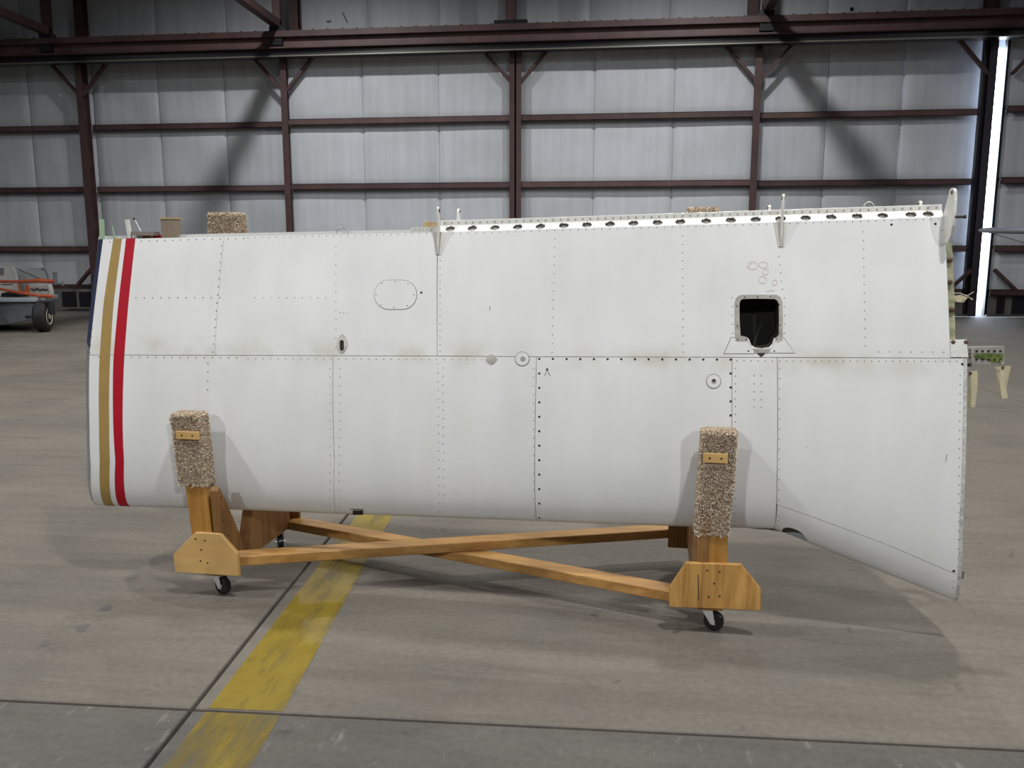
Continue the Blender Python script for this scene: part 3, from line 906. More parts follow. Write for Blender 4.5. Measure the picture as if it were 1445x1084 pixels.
# white tab at the corner of the root
pl = []
for (px, py) in ((1341, 480), (1364, 479), (1366, 504), (1341.5, 504)):
    s, z = skin(px, py); pl.append(W(s, z, nsurf(s, z) + 0.0008))
MB().prism(pl, -N_ * 0.006).build('corner_tab', M['whiteplain'], wing)
# bare metal edging down the lower root end
mb = MB(); n = 16; vs = []
for k in range(n + 1):
    z = zb(2.05) + 0.012 + (z_seam(1.98) - zb(2.05) - 0.014) * (k / n) ** 1.5
    s = e_right(z)
    vs += [SK(s - 0.011, z, 0.0012), SK(s + 0.002, z, 0.0012), SK(s + 0.002, z, -0.012)]
fs = []
for i in range(n): fs += [(3 * i, 3 * i + 1, 3 * i + 4, 3 * i + 3), (3 * i + 1, 3 * i + 2, 3 * i + 5, 3 * i + 4)]
M['edge'] = plain('scuffed_edge_strip', (0.48, 0.48, 0.46), 0.5, 0.1, noise=0.3, nscale=60)
mesh('root_edge_strip', vs, fs, M['edge'], wing, False)

# slanted rear spar web with lightening holes
SA, SB = e_617(1.6) + 0.004, e_u3r(1.68) - 0.004
DZ, DN = 0.029, 0.027
SWID = math.hypot(DZ, DN)
def spar_p(s, v, off=0.0):
    z = zt(s); n0 = nsurf(s, z) + 0.0005
    return W(s, z + DZ * v / SWID, n0 - DN * v / SWID) + (Z_ * (DN / SWID) + N_ * (DZ / SWID)) * off
def spar_n(s, v): return (Z_ * (DN / SWID) + N_ * (DZ / SWID))
HX = [(636, 321.6), (667, 320.6), (699, 320), (731, 319), (763, 318.3), (796, 317.6), (828.5, 316.6), (861, 316), (894, 315), (928, 314), (960, 313), (996.5, 311.6), (1031, 311), (1066, 310), (1101, 309.3), (1136.5, 308), (1172.6, 306.6), (1209, 306), (1245, 304.6), (1284.6, 302.3), (1309, 301.6)]
holes = []
for (px, py) in HX:
    s = on_n(px, py, nsurf(0.8, 1.65) - 0.025)[0]
    holes.append([(s + 0.0212 * math.cos(2 * math.pi * k / 18), SWID * 0.50 + 0.0172 * math.sin(2 * math.pi * k / 18)) for k in range(18)])
cdt_panel('spar_web', [(SA, 0), (SB, 0), (SB, SWID), (SA, SWID)], holes, M['sparwhite'], 0.03, fp=lambda s, v: spar_p(s, v), fn=spar_n, thick=0.006)
vs = []
for k in range(13):
    s = SA + (SB - SA) * k / 12
    vs += [spar_p(s, -0.002, -0.016), spar_p(s, SWID + 0.004, -0.016)]
mesh('spar_lining', vs, [(2 * i, 2 * i + 1, 2 * i + 3, 2 * i + 2)[::-1] for i in range(12)], M['dishgrey'], wing)
# upright flange of the spar beyond the web
vs = []
for k in range(13):
    s = SA + (SB - SA) * k / 12
    p = spar_p(s, SWID)
    vs += [p, p + Z_ * 0.020 - N_ * 0.002, p + Z_ * 0.0215 - N_ * 0.008, p - N_ * 0.008]
fs = []
for i in range(12):
    for q in range(3): fs.append((4 * i + q, 4 * i + 4 + q, 4 * i + 5 + q, 4 * i + 1 + q))
mesh('spar_flange', vs, fs, M['whiteplain'], wing)
# closure between flange and far skin
vs = []
for k in range(13):
    s = SA + (SB - SA) * k / 12
    vs += [spar_p(s, SWID) + Z_ * 0.015 - N_ * 0.008, W(s, zt(s) + 0.02, nfar(s, zt(s)))]
mesh('rear_shelf', vs, [(2 * i, 2 * i + 2, 2 * i + 3, 2 * i + 1) for i in range(12)], M['whiteplain'], wing)

# hinge brackets: plates across the span with a tapered foot
PROF = [(0.001, -0.108), (0.007, -0.10), (0.018, -0.066), (0.027, -0.02), (0.031, 0.03), (0.033, 0.085), (0.030, 0.108), (0.022, 0.116), (0.013, 0.112), (0.008, 0.098), (0.004, 0.055), (0.001, 0.012), (-0.003, 0.0)]
def bracket(pxs, pyb, pyt, foot=True, wide=1.0):
    s, z = skin(pxs, pyb)
    s0, z0 = skin(pxs, 327 - (pxs - 617) * 0.0295)
    h = 0.108
    k = (z0 - z) / h
    kt = 1.0
    poly = [(dn * wide, dz * k) for dn, dz in PROF]
    pts = [W(s0 - 0.004, z0 + dz, nsurf(s0, min(z0 + dz, zt(s0))) + dn) for dn, dz in poly]
    mb = MB(); mb.prism(pts, S_ * 0.0085)
    o = mb.build('hinge_bracket', M['whiteplain'], wing)
    # eye bushing
    c = W(s0 - 0.006, z0 + 0.098 * k, nsurf(s0, zt(s0)) + 0.022 * wide)
    MB().lathe(c, S_, [(0, 0.007), (0.013, 0.007)], 12).build('bushing', M['screw'], o)
    if foot:
        for sgn, wd in ((-1, 1.0), (1, 1.0)):
            q = []
            for dz, w0 in ((-0.004, 0.031), (-0.108 * k, 0.012)):
                q.append((s0, z0 + dz)); q.append((s0 + sgn * w0, z0 + dz))
            pl = [SK(*q[0], 0.012), SK(*q[1], 0.002), SK(*q[3], 0.002), SK(*q[2], 0.006)]
            mbf = MB(); mbf.add(pl + [p - N_ * 0.004 for p in pl], [(0, 1, 2, 3), (7, 6, 5, 4), (0, 4, 5, 1), (1, 5, 6, 2), (2, 6, 7, 3), (3, 7, 4, 0)])
            mbf.build('bracket_foot', M['whiteplain'] if sgn > 0 else plain('grey_foot', (0.5, 0.49, 0.45), 0.5), o)
        MB().add([SK(s0 + 0.003, z0 - 0.005, 0.0135), SK(s0 + 0.009, z0 - 0.005, 0.0115), SK(s0 + 0.006, z0 - 0.104 * k, 0.0075), SK(s0 + 0.003, z0 - 0.104 * k, 0.0075)], [(0, 1, 2, 3)]).build('slot', M['seam'], o, fix=False)
    return o
bracket(620.5, 359, 288)
bracket(1102.5, 348, 273)
# end bracket, seen more side-on
sB = skin(1336, 343)[0] - 0.008
pl = [on_s(px, py, sB) for px, py in ((1337, 343), (1331.5, 342), (1329.5, 335), (1328.5, 318), (1330, 306), (1334, 292), (1338.5, 275), (1340, 268), (1342.5, 265.5), (1345.5, 266), (1347, 270), (1347, 283), (1346, 300), (1344, 318), (1341, 333))]
eb = MB().prism([W(*p) for p in pl], S_ * 0.009).build('hinge_bracket', M['whiteplain'], wing)
c = on_s(1343.5, 271.5, sB)
MB().lathe(W(*c) - S_ * 0.002, S_, [(0, 0.008), (0.014, 0.008)], 12).build('bushing', M['screw'], eb)
mb = MB().lathe(W(*on_s(1345, 306, sB)) + S_ * 0.006, S_, [(0, 0.005), (0.03, 0.005), (0.032, 0.007), (0.04, 0.007)], 8); mb.build('bracket_bolt', M['screw'], wing)
# lugs of the far hinge line
for (px, pyt, pyb) in ((646, 294.5, 312), (1083.5, 289.5, 300), (1296, 283.5, 294)):
    nn = nsurf(0.5, 1.65) - 0.10
    a = on_n(px, pyb, nn); b = on_n(px, pyt, nn)
    h = b[1] - a[1]
    pts = [W(a[0], a[1] - 0.03, nn + d) for d in (0.02, -0.02)] + [W(a[0], a[1] + h * f, nn + d) for f, d in ((0.75, -0.016), (0.95, -0.008), (1.0, 0.0), (0.95, 0.008), (0.75, 0.016))]
    lo = MB().prism(pts, S_ * 0.009).build('hinge_lug', M['whiteplain'], wing)
    MB().lathe(W(b[0] - 0.001, b[1] - 0.012, nn), S_, [(0, 0.005), (0.012, 0.005)], 10).build('bushing', M['screw'], lo)

# thin rings of the far hinge fittings peeping over the edge
for (px, py, rr) in ((483, 329, 0.026), (1226, 292, 0.020)):
    c = W(*on_n(px, py, nfar(0.3, 1.6) + 0.03))
    MB().tube([c + (S_ * math.cos(t) + Z_ * math.sin(t)) * rr for t in [math.pi * k / 12 for k in range(-3, 16)]], 0.0022, 6).build('fitting_ring', M['alu'], wing)

# access opening: frame, flanges, dark bay
def rr_px(x0, y0, x1, y1, r, n=5):
    out = []
    for cx, cy, a0 in ((x1 - r, y0 + r, -90), (x1 - r, y1 - r, 0), (x0 + r, y1 - r, 90), (x0 + r, y0 + r, 180)):
        for k in range(n + 1):
            a = R(a0 + 90 * k / n); out.append((cx + r * math.cos(a), cy + r * math.sin(a)))
    return out
fr_out = [skin(*p) for p in [(1047, 416)] + [(1096, 416), (1101, 419), (1104, 425), (1104.5, 470), (1105, 480), (1097, 484), (1093, 480), (1096, 476), (1099, 472), (1099.5, 450), (1099, 428), (1097, 424), (1093, 422), (1070, 421.5), (1048, 422), (1045, 424), (1043.5, 428), (1043.5, 450), (1045, 474), (1054, 476), (1056, 482), (1038, 482), (1037, 470), (1036.5, 428), (1038.5, 421), (1042, 417.5)]]
frame = cdt_panel('opening_frame', fr_out, [], M['alu'], 0.03, off=0.002, thick=0.004, innerpts=False)
for pxs in ([(1032, 477), (1053.5, 477), (1058, 488), (1064, 496), (1064, 499), (1022, 499)], [(1096, 477), (1106, 477), (1121, 498), (1086, 498), (1086, 496), (1091, 488)]):
    cx_ = sum(p[0] for p in pxs) / len(pxs); cy_ = sum(p[1] for p in pxs) / len(pxs)
    cdt_panel('flange_sealant', [skin(cx_ + (x - cx_) * 1.045, cy_ + (y - cy_) * 1.07) for x, y in pxs], [], M['seam'], 0.03, off=0.0007, thick=0, innerpts=False)
    cdt_panel('corner_flange', [skin(*p) for p in pxs], [], M['white'], 0.03, off=0.0015, thick=0.003, innerpts=False)
cdt_panel('sill_tab', [skin(*p) for p in ((1063, 492), (1087, 492), (1084, 498), (1066, 498))], [], M['alu'], 0.03, off=0.003, thick=0.003, innerpts=False)
cdt_panel('drip_stain', [skin(*p) for p in ((1068, 498.5), (1080, 498.5), (1077, 502), (1074, 504), (1071, 501.5))], [], M['screw'], 0.03, off=0.0012, thick=0, innerpts=False)
# box of the bay
mb = MB(); hp = [SK(s, z, -0.005) for s, z in hole]; k = len(hp)
back = [p - N_ * 0.13 for p in hp]
mb.add(hp + back, [(i, (i + 1) % k, (i + 1) % k + k, i + k) for i in range(k)] + [tuple(range(k, 2 * k))])
bay_o = mb.build('equipment_bay', M['void'], wing)
p0 = [V(back[0]) + N_ * 0.03 - Z_ * 0.12, V(back[0]) + N_ * 0.03 - Z_ * 0.10]
MB().beam(V(back[14]) + N_ * 0.02 - Z_ * 0.11 + S_ * 0.01, V(back[2]) + N_ * 0.02 - Z_ * 0.11 - S_ * 0.03, 0.01, 0.018).build('inner_stringer', M['inner'], bay_o)

def disc(name, cx, cy, rx, ry, mat, off, thick, parent=wing, n=20, pts=None):
    poly = pts or [(cx + rx * math.cos(2 * math.pi * k / n), cy + ry * math.sin(2 * math.pi * k / n)) for k in range(n)]
    sp = [skin(*p) for p in poly]; c = (sum(p[0] for p in sp) / len(sp), sum(p[1] for p in sp) / len(sp))
    vs = [SK(*c, off)] + [SK(s, z, off) for s, z in sp] + [SK(s, z, off - thick) for s, z in sp]
    m_ = len(sp); fs = [(0, 1 + (i + 1) % m_, 1 + i) for i in range(m_)] + [(1 + i, 1 + (i + 1) % m_, 1 + m_ + (i + 1) % m_, 1 + m_ + i) for i in range(m_)]
    mb = MB(); mb.add(vs, fs)
    return mb.build(name, mat, parent, fix=True)
# oval inspection cover
stad = rr_px(528.5, 395.5, 588, 436.5, 20.4, 8)
disc('cover_shadow_gap', 0, 0, 0, 0, M['seam'], 0.0006, 0.001, pts=rr_px(527.9, 394.8, 588.7, 437.2, 21, 8))  # shadow gap round the cover, painted as a slightly larger dark shape
disc('inspection_cover', 0, 0, 0, 0, M['white'], 0.0022, 0.002, pts=stad)
# teardrop vent fitting
tear = [(483.5, 471.5), (487, 475), (489.6, 481), (490, 487), (488, 493), (484.5, 497.5), (481, 498), (477.5, 494), (475.5, 487), (476.5, 480), (480, 474)]
td = disc('vent_fitting', 0, 0, 0, 0, M['alu'], 0.004, 0.004, pts=tear)
disc('vent_slot', 0, 0, 0, 0, M['void'], 0.0052, 0.001, pts=rr_px(480, 480, 485.6, 495, 2.8, 4))
# round fittings
disc('drain_fitting', 693.5, 507, 7.6, 7.4, M['alu'], 0.003, 0.003, pts=[(685.5, 507), (689, 502), (693.5, 499.5), (698, 502), (701.5, 507), (698, 511.5), (693.5, 514.5), (689, 512)])
for (x, y, r_) in ((737, 506.5, 9.6), (1007, 538, 9.8)):
    disc('fitting_rim', x, y, r_ + 0.9, r_ + 0.7, M['seam'], 0.0008, 0.001)
    disc('flush_fitting', x, y, r_, r_ - 0.2, M['white'], 0.003, 0.003)
    disc('fitting_plug', x + (0.5 if x > 900 else 1), y, 3.6, 3.4, M['alu'], 0.0045, 0.002)
disc('plug_hole', 1007.3, 537, 2.1, 2.0, M['void'], 0.0055, 0.001)
# little slot bracket on the nose
def le_patch(name, x0, y0, x1, y1, mat, off):
    pl = [SK(*skin(px, py), off) for px, py in ((x0, y0), (x1, y0), (x1, y1), (x0, y1))]
    return MB().prism(pl, -N_ * 0.003).build(name, mat, wing)
le_patch('slot_frame', 494, 717, 513, 725.5, M['alu'], 0.003)
le_patch('nose_slot', 498, 720, 512, 725.5, M['void'], 0.0042)
# marks
for nm, mt, strokes in (('grease_pencil_mark', 'pink', [[(1062 + 7 * math.cos(k / 12 * 6.283), 375 + 5.5 * math.sin(k / 12 * 6.283)) for k in range(13)], [(1077 + 6 * math.cos(k / 12 * 6.283), 374 + 4.5 * math.sin(k / 12 * 6.283)) for k in range(13)],
                         [(1080 + 4.5 * math.cos(k / 12 * 6.283), 384 + 4 * math.sin(k / 12 * 6.283)) for k in range(13)], [(1076 + 5.5 * math.cos(k / 12 * 6.283), 395 + 5 * math.sin(k / 12 * 6.283)) for k in range(13)],
                         [(1093 + 3.5 * math.cos(k / 12 * 6.283), 399 + 4 * math.sin(k / 12 * 6.283)) for k in range(13)], [(1055, 379), (1060, 371)], [(1081, 411), (1093, 410)],
                         [(1112, 736), (1132, 741)], [(1116, 743), (1128, 735)], [(1142, 738), (1143, 744)]]),
                        ('pencil_mark', 'pencil', [[(768.5, 530.5), (772, 522), (776.5, 530.5)], [(691, 432), (691.6, 438)], [(1336, 641), (1334.5, 652)], [(1138, 630), (1138.3, 632)]])):
    mb = MB()
    for st in strokes:
        sp = [skin(*p) for p in st]
        for (a, b) in zip(sp, sp[1:]):
            pa, pb = SK(*a, 0.0012), SK(*b, 0.0012); d = (pb - pa).normalized(); sd = d.cross(N_).normalized() * 0.0011
            mb.add([pa - sd, pa + sd, pb + sd, pb - sd], [(0, 1, 2, 3)])
    stuff(mb.build(nm, M[mt], wing, fix=False))

# rivets and screws
def studs(name, rows, mat, r, h=0.0012):
    mb = MB(); cnt = 0
    for (x0, y0, x1, y1, step) in rows:
        n = max(1, round(math.hypot(x1 - x0, y1 - y0) / step))
        for k in range(n + 1):
            px, py = x0 + (x1 - x0) * k / n, y0 + (y1 - y0) * k / n
            s, z = skin(px, py)
            c = SK(s, z, 0.0006); nn = nrm(s, z); a = S_; b = nn.cross(a).normalized(); a = b.cross(nn)
            ring = [c + (a * math.cos(t * 1.0472) + b * math.sin(t * 1.0472)) * r for t in range(6)]
            low = [q - nn * 0.001 for q in ring]
            mb.add([c + nn * h] + ring + low, [(0, 1 + q, 1 + (q + 1) % 6) for q in range(6)] + [(1 + q, 7 + q, 7 + (q + 1) % 6, 1 + (q + 1) % 6) for q in range(6)])
    return stuff(mb.build(name, mat, wing))
studs('screw', [(761, 506.5, 1031, 507.5, 19.3), (761, 527, 761, 731, 21), (1031, 527, 1031, 606, 20.5), (772, 521.5, 772, 521.5, 9), (1258 / 1.0, 317, 1258, 317, 5), (1320, 316, 1320, 316, 5), (1358, 514, 1358, 514, 5), (1346, 806, 1346, 806, 5),
                (594.5, 413, 594.5, 413, 5)], M['screw'], 0.0052)
studs('cover_screw', [(539, 400.5, 539, 400.5, 5), (558, 398, 558, 398, 5), (576, 401, 576, 401, 5), (584.5, 416, 584.5, 416, 5), (575, 431.5, 575, 431.5, 5), (556, 434, 556, 434, 5), (538, 431, 538, 431, 5), (531, 416, 531, 416, 5)], M['screw'], 0.0045, 0.0036)
studs('frame_screw', [
                (1051, 419.5, 1051, 419.5, 4), (1069.5, 419, 1069.5, 419, 4), (1087, 419, 1087, 419, 4), (1039.5, 432, 1040.5, 460, 28), (1099.5, 430, 1100.5, 459, 29), (1041, 479, 1053, 479, 12), (1056, 495.5, 1056, 495.5, 4), (1068.5, 495.5, 1080.5, 495.5, 12), (1092.5, 495.5, 1092.5, 495.5, 4), (1095.5, 478.5, 1095.5, 478.5, 4)], M['screw'], 0.0040, 0.0052)
studs('dark_rivet', [(313, 347, 300.5, 497, 11.2), (155, 341.5, 344, 336.5, 10.9), (140, 504, 334, 505, 11.3), (293.5, 513, 293, 550, 11), (141, 348, 126.5, 498, 11.5), (310, 420, 180, 420.5, 11.5)], M['screw'], 0.0028)
studs('rivet', [(474, 348, 474, 490, 13), (480, 520, 478, 716, 12), (466, 520, 466, 716, 12), (621, 368, 621, 496, 10), (618, 514, 620, 722, 12), (625, 519, 626, 722, 12), (783, 337, 779, 497, 12), (963, 333, 964, 497, 12), (1099, 362, 1104, 408, 12), (1107, 420, 1107, 470, 12), (1033, 420, 1034, 470, 13),
                (1218, 327, 1221, 488, 12.5), (350, 335.5, 612, 329.5, 10), (628, 330, 1325, 309, 11), (350, 506, 680, 507.5, 10.5), (1040, 509, 1360, 510, 10), (1240, 496.5, 1362, 497, 16), (753, 520, 753, 728, 12), (1038, 520, 1037, 735, 11), (1100, 520, 1099, 705, 14), (1064, 530, 1064, 575, 12), (1074, 530, 1074, 575, 12), (1099, 728, 1097, 742, 7),
                (1355, 530, 1352, 800, 13), (1346, 820, 1344, 838, 9), (480, 441, 490, 442, 5), (1330, 325, 1333, 335, 8), (360, 420, 460, 420, 11.5)], M['rivet'], 0.0030, 0.0009)
mb = MB()
for k in range(64):
    s = SA + 0.02 + (SB - SA - 0.04) * k / 63
    c = spar_p(s, SWID) + Z_ * 0.011 + N_ * 0.0005
    mb.lathe(c, N_, [(0, 0.0036), (0.002, 0.003)], 6)
stuff(mb.build('flange_rivet', M['rivet'], wing))

# spar attachment fitting at the root
nF = nsurf(1.99, 1.15) - 0.05
pl = [W(*on_n(px, py, nF)) for px, py in ((1362, 490), (1417, 489), (1417.5, 513), (1362, 515))]
fit = MB().prism(pl, -N_ * 0.014).build('spar_fitting', M['alu'], wing)
pl = [W(*on_n(px, py, nF + 0.0015)) for px, py in ((1374, 500), (1388, 498.5), (1402, 499), (1416, 500), (1416, 503), (1414, 511.5), (1400, 512), (1392, 508), (1386, 507), (1376, 505.5))]
MB().prism(pl, -N_ * 0.001).build('primer_patch', M['moss'], fit)
mb = MB()
for r_, py in ((0, 495.5), (1, 507)):
    for k in range(5):
        mb.lathe(W(*on_n(1378 + 8.4 * k, py + (0.3 if r_ else 0), nF)) , N_, [(0, 0.0045), (0.004, 0.0042)], 10)
for py in (494, 499, 504): mb.lathe(W(*on_n(1369, py, nF)), N_, [(0, 0.003), (0.003, 0.003)], 8)
stuff(mb.build('fitting_bolt', M['screw'], fit))
pl = [W(*on_n(px, py, nF + 0.01)) for px, py in ((1367, 513), (1371, 513), (1371, 518), (1367, 518))]
MB().prism(pl, -N_ * 0.02).build('fitting_clip', M['dark'], fit)

# ---- things lying on / hanging from the wing
def tag_sheet(name, px_l, px_r, n, curl, mat, parent):
    vs = []
    for (l, r_) in zip(px_l, px_r):
        for k in range(4):
            u = k / 3
            px, py = l[0] + (r_[0] - l[0]) * u, l[1] + (r_[1] - l[1]) * u
            vs.append(W(*on_n(px, py, n + curl * math.sin(math.pi * u))))
    rws = len(px_l); fs = []
    for j in range(rws - 1):
        for i in range(3):
            a = j * 4 + i; fs.append((a, a + 1, a + 5, a + 4))
    o = mesh(name, vs, fs, mat, parent)
    md = o.modifiers.new('thickness', 'SOLIDIFY'); md.thickness = 0.0008
    return o
nT = nF + 0.008
t1 = thing('paper_tag', 'long straight manila paper tag hanging close beside the lower root edge of the wing', 'tag', W(*on_n(1370, 548, nT)))
tag_sheet('paper', [(1367, 524), (1367, 540), (1366.5, 560), (1366.5, 574)], [(1379, 523), (1379.5, 540), (1378, 558), (1375.5, 575)], nT, 0.004, M['manila'], t1)
MB().lathe(W(*on_n(1369.5, 527, nT + 0.002)), N_, [(0, 0.006), (0.003, 0.0055)], 12).build('eyelet', M['eyelet'], t1)
MB().tube([W(*on_n(1369.5, 527, nT + 0.004)), W(*on_n(1368.8, 520, nT + 0.005)), W(*on_n(1369, 515, nF + 0.012))], 0.0009, 6).build('string', M['string'], t1)
t2 = thing('paper_tag', 'curled manila paper tag with handwriting hanging from the outer end of the green spar fitting', 'tag', W(*on_n(1414, 540, nT)))
tag_sheet('paper', [(1403, 518), (1405.5, 524), (1407, 540), (1410, 563)], [(1426.5, 516), (1424, 528), (1420, 548), (1422, 562)], nT, 0.014, M['manila'], t2)
MB().lathe(W(*on_n(1415, 518.8, nT + 0.013)), N_, [(0, 0.006), (0.003, 0.0055)], 12).build('eyelet', M['eyelet'], t2)
MB().tube([W(*on_n(1415, 518.8, nT + 0.015)), W(*on_n(1414, 513, nT + 0.012)), W(*on_n(1412, 508, nF + 0.004))], 0.0009, 6).build('string', M['string'], t2)
mb = MB()
for k, (x, y) in enumerate(((1409.8, 541), (1410, 545), (1410.6, 549), (1409, 553), (1409.7, 557), (1411, 560), (1411.6, 543), (1412.6, 549), (1413, 554), (1413.6, 559))):
    a = on_n(x - 0.7, y, nT + 0.0068 + 0.0004 * (x - 1409)); b = on_n(x + 0.9, y + (1.6 if k % 2 else -0.5), nT + 0.0068 + 0.0004 * (x - 1409))
    mb.tube([W(*a), W(*b)], 0.0006, 4)
stuff(mb.build('handwriting', M['ink'], t2))
t3 = thing('paper_tag', 'small folded manila tag with loose string tied to the root end rib above the fitting', 'tag', W(*on_n(1355, 422, nF)))
tag_sheet('paper', [(1346, 417), (1346, 421), (1348, 426)], [(1363, 418), (1364, 422), (1360, 427)], nF + 0.012, 0.01, M['manila'], t3)
for st in ([(1345, 414), (1355, 413.5), (1364, 418), (1373, 422.5)], [(1345, 419), (1358, 416), (1366, 417), (1374, 412)], [(1348, 424), (1360, 424), (1367, 419), (1372, 423.5)]):
    MB().tube([W(*on_n(x, y, nF + 0.014 + 0.002 * k)) for k, (x, y) in enumerate(st)], 0.0014, 6).build('string', M['string'], t3)

def onwing_n(s): return nfar(s, zt(s))
# objects standing along the far trailing edge, left end
def upright(name, label, cat, base_px, top_px, w, mat, nn, th=0.012):
    a = W(*on_n(*base_px, nn)); b = W(*on_n(*top_px, nn))
    t = MB().beam(a - Z_ * 0.02, b, w, th, N_).build(name, mat)
    return tag(t, label, cat)
nfl = nfar(-1.5, 1.6) + 0.03
g = upright('plastic_strip', 'pale green translucent plastic strip standing at the left tip corner of the wing', 'strip', (144, 337), (143.5, 309.5), 0.020, M['greenplastic'], nfl)
g2 = upright('plastic_strip', 'very thin green plastic sliver leaning just right of the pale green strip', 'strip', (163, 337), (158.5, 319), 0.004, M['greenplastic'], nfl, 0.004)
w1 = upright('hinge_tab', 'short leaning off-white metal tab above the red stripe of the wing', 'tab', (184, 335), (179.5, 310), 0.018, M['whiteplain'], nfl)
r1_ = thing('metal_rod', 'thin dark pin leaning right beside the off-white tab above the red stripe', 'rod', W(*on_n(197, 330, nfl)))
MB().tube([W(*on_n(200, 334, nfl)), W(*on_n(198, 325, nfl)), W(*on_n(189.5, 309.5, nfl))], [0.0035, 0.0035, 0.0022], 8).build('shaft', M['chrome'], r1_)
MB().lathe(W(*on_n(189.3, 309, nfl)), V((-0.3, 0, 1)), [(-0.006, 0.003), (0, 0.0055), (0.006, 0.003)], 10).build('knob', M['screw'], r1_)
br = tag(MB().beam(W(*on_n(190, 329.5, nfl - 0.02)), W(*on_n(221, 330, nfl - 0.02)), 0.06, 0.018).build('sheet_offcut', plain('brown_grey_offcut', (0.24, 0.19, 0.17), 0.7)), 'flat brown-grey offcut lying on the wing edge between the pin and the brown box', 'offcut')
bx = thing('cardboard_box', 'narrow upright brown box standing on the wing edge left of the carpeted rear post', 'box', W(*on_n(237, 332, nfl)))
a = on_n(228, 334, nfl); b = on_n(246, 308, nfl)
mb = MB(); mb.box(a[0], b[0], a[1] - 0.02, b[1], nfl - 0.05, nfl, fn=W); mb.build('body', M['card'], bx)
mb = MB(); mb.box(a[0] - 0.003, b[0] + 0.003, b[1] - 0.004, b[1] + 0.004, nfl - 0.053, nfl + 0.003, fn=W); mb.build('lid', M['cardtop'], bx)
# fittings beside the first bracket
nb = nsurf(-0.15, 1.62) - 0.05
p_ = thing('hinge_plate', 'flat off-white metal plate on the wing edge just left of the first hinge bracket', 'plate', W(*on_n(600, 326, nb)))
a = on_n(580, 327, nb); b = on_n(617, 320.5, nb)
mb = MB(); mb.box(a[0], b[0], a[1] - 0.012, b[1], nb - 0.06, nb, fn=W); mb.build('plate', M['whiteplain'], p_)
mb = MB()
for k in range(5): mb.lathe(W(a[0] + 0.02 + 0.018 * k, b[1] - 0.008, nb), N_, [(0, 0.0025), (0.002, 0.002)], 6)
stuff(mb.build('plate_rivet', M['rivet'], p_))
a = on_n(597, 320.5, nb - 0.03); b = on_n(614, 312.5, nb - 0.03)
wbk = tag(MB().box(a[0], b[0], a[1] - 0.004, b[1], nb - 0.058, nb - 0.03, fn=W).build('wood_block', M['cardtop'], bevel=0.002), 'small tan wood block lying on the off-white plate by the first hinge bracket', 'block')

# ================================================================== THE DOLLY
dolly = thing('wing_dolly', 'low wooden wing dolly with carpet-padded posts, crossed battens and casters', 'dolly', W(0, 0, -0.3))
def end_frame(s0, plate_px, plate_mat, post_mat, rear_top_s, mirror, pw, left):
    # bearer from front to back
    MB().box(s0 - 0.05, s0 + 0.05, 0.105, 0.235, -0.66, 0.035, fn=lambda s, z, n: W(s, z, n)).build('bearer', M['pine_y'], dolly, bevel=0.003) if False else None
    mb = MB(); mb.box(s0 - 0.05, s0 + 0.05, 0.10, 0.15, -0.66, 0.035, fn=lambda s, z, n: W(s, z, n)); mb.build('bearer', M['pine_y'], dolly, bevel=0.003)
    # front plate
    pl = [W(*on_n(px, py, 0.06)) for px, py in plate_px]
    fp = MB().prism(pl, -N_ * 0.022).build('end_plate', plate_mat, dolly, bevel=0.0025)
    return fp
sL, sR = -1.115, 1.072
LPX = [(275, 752), (310, 753.5), (334.5, 782), (337, 813.5), (247, 808), (244, 783)]
RPX = [(968, 794.5), (1046, 797), (1073.5, 831), (1074, 862), (944, 857), (943.5, 831)]
end_frame(sL, LPX, M['ply_pale'], M['post_z'], 0, 1, 0.1, True)['label'] = 'pale plywood end plate with clipped corners'
end_frame(sR, RPX, M['ply_orange'], M['post_z'], 0, 1, 0.1, False)['label'] = 'wide orange-grained plywood end plate with clipped corners'
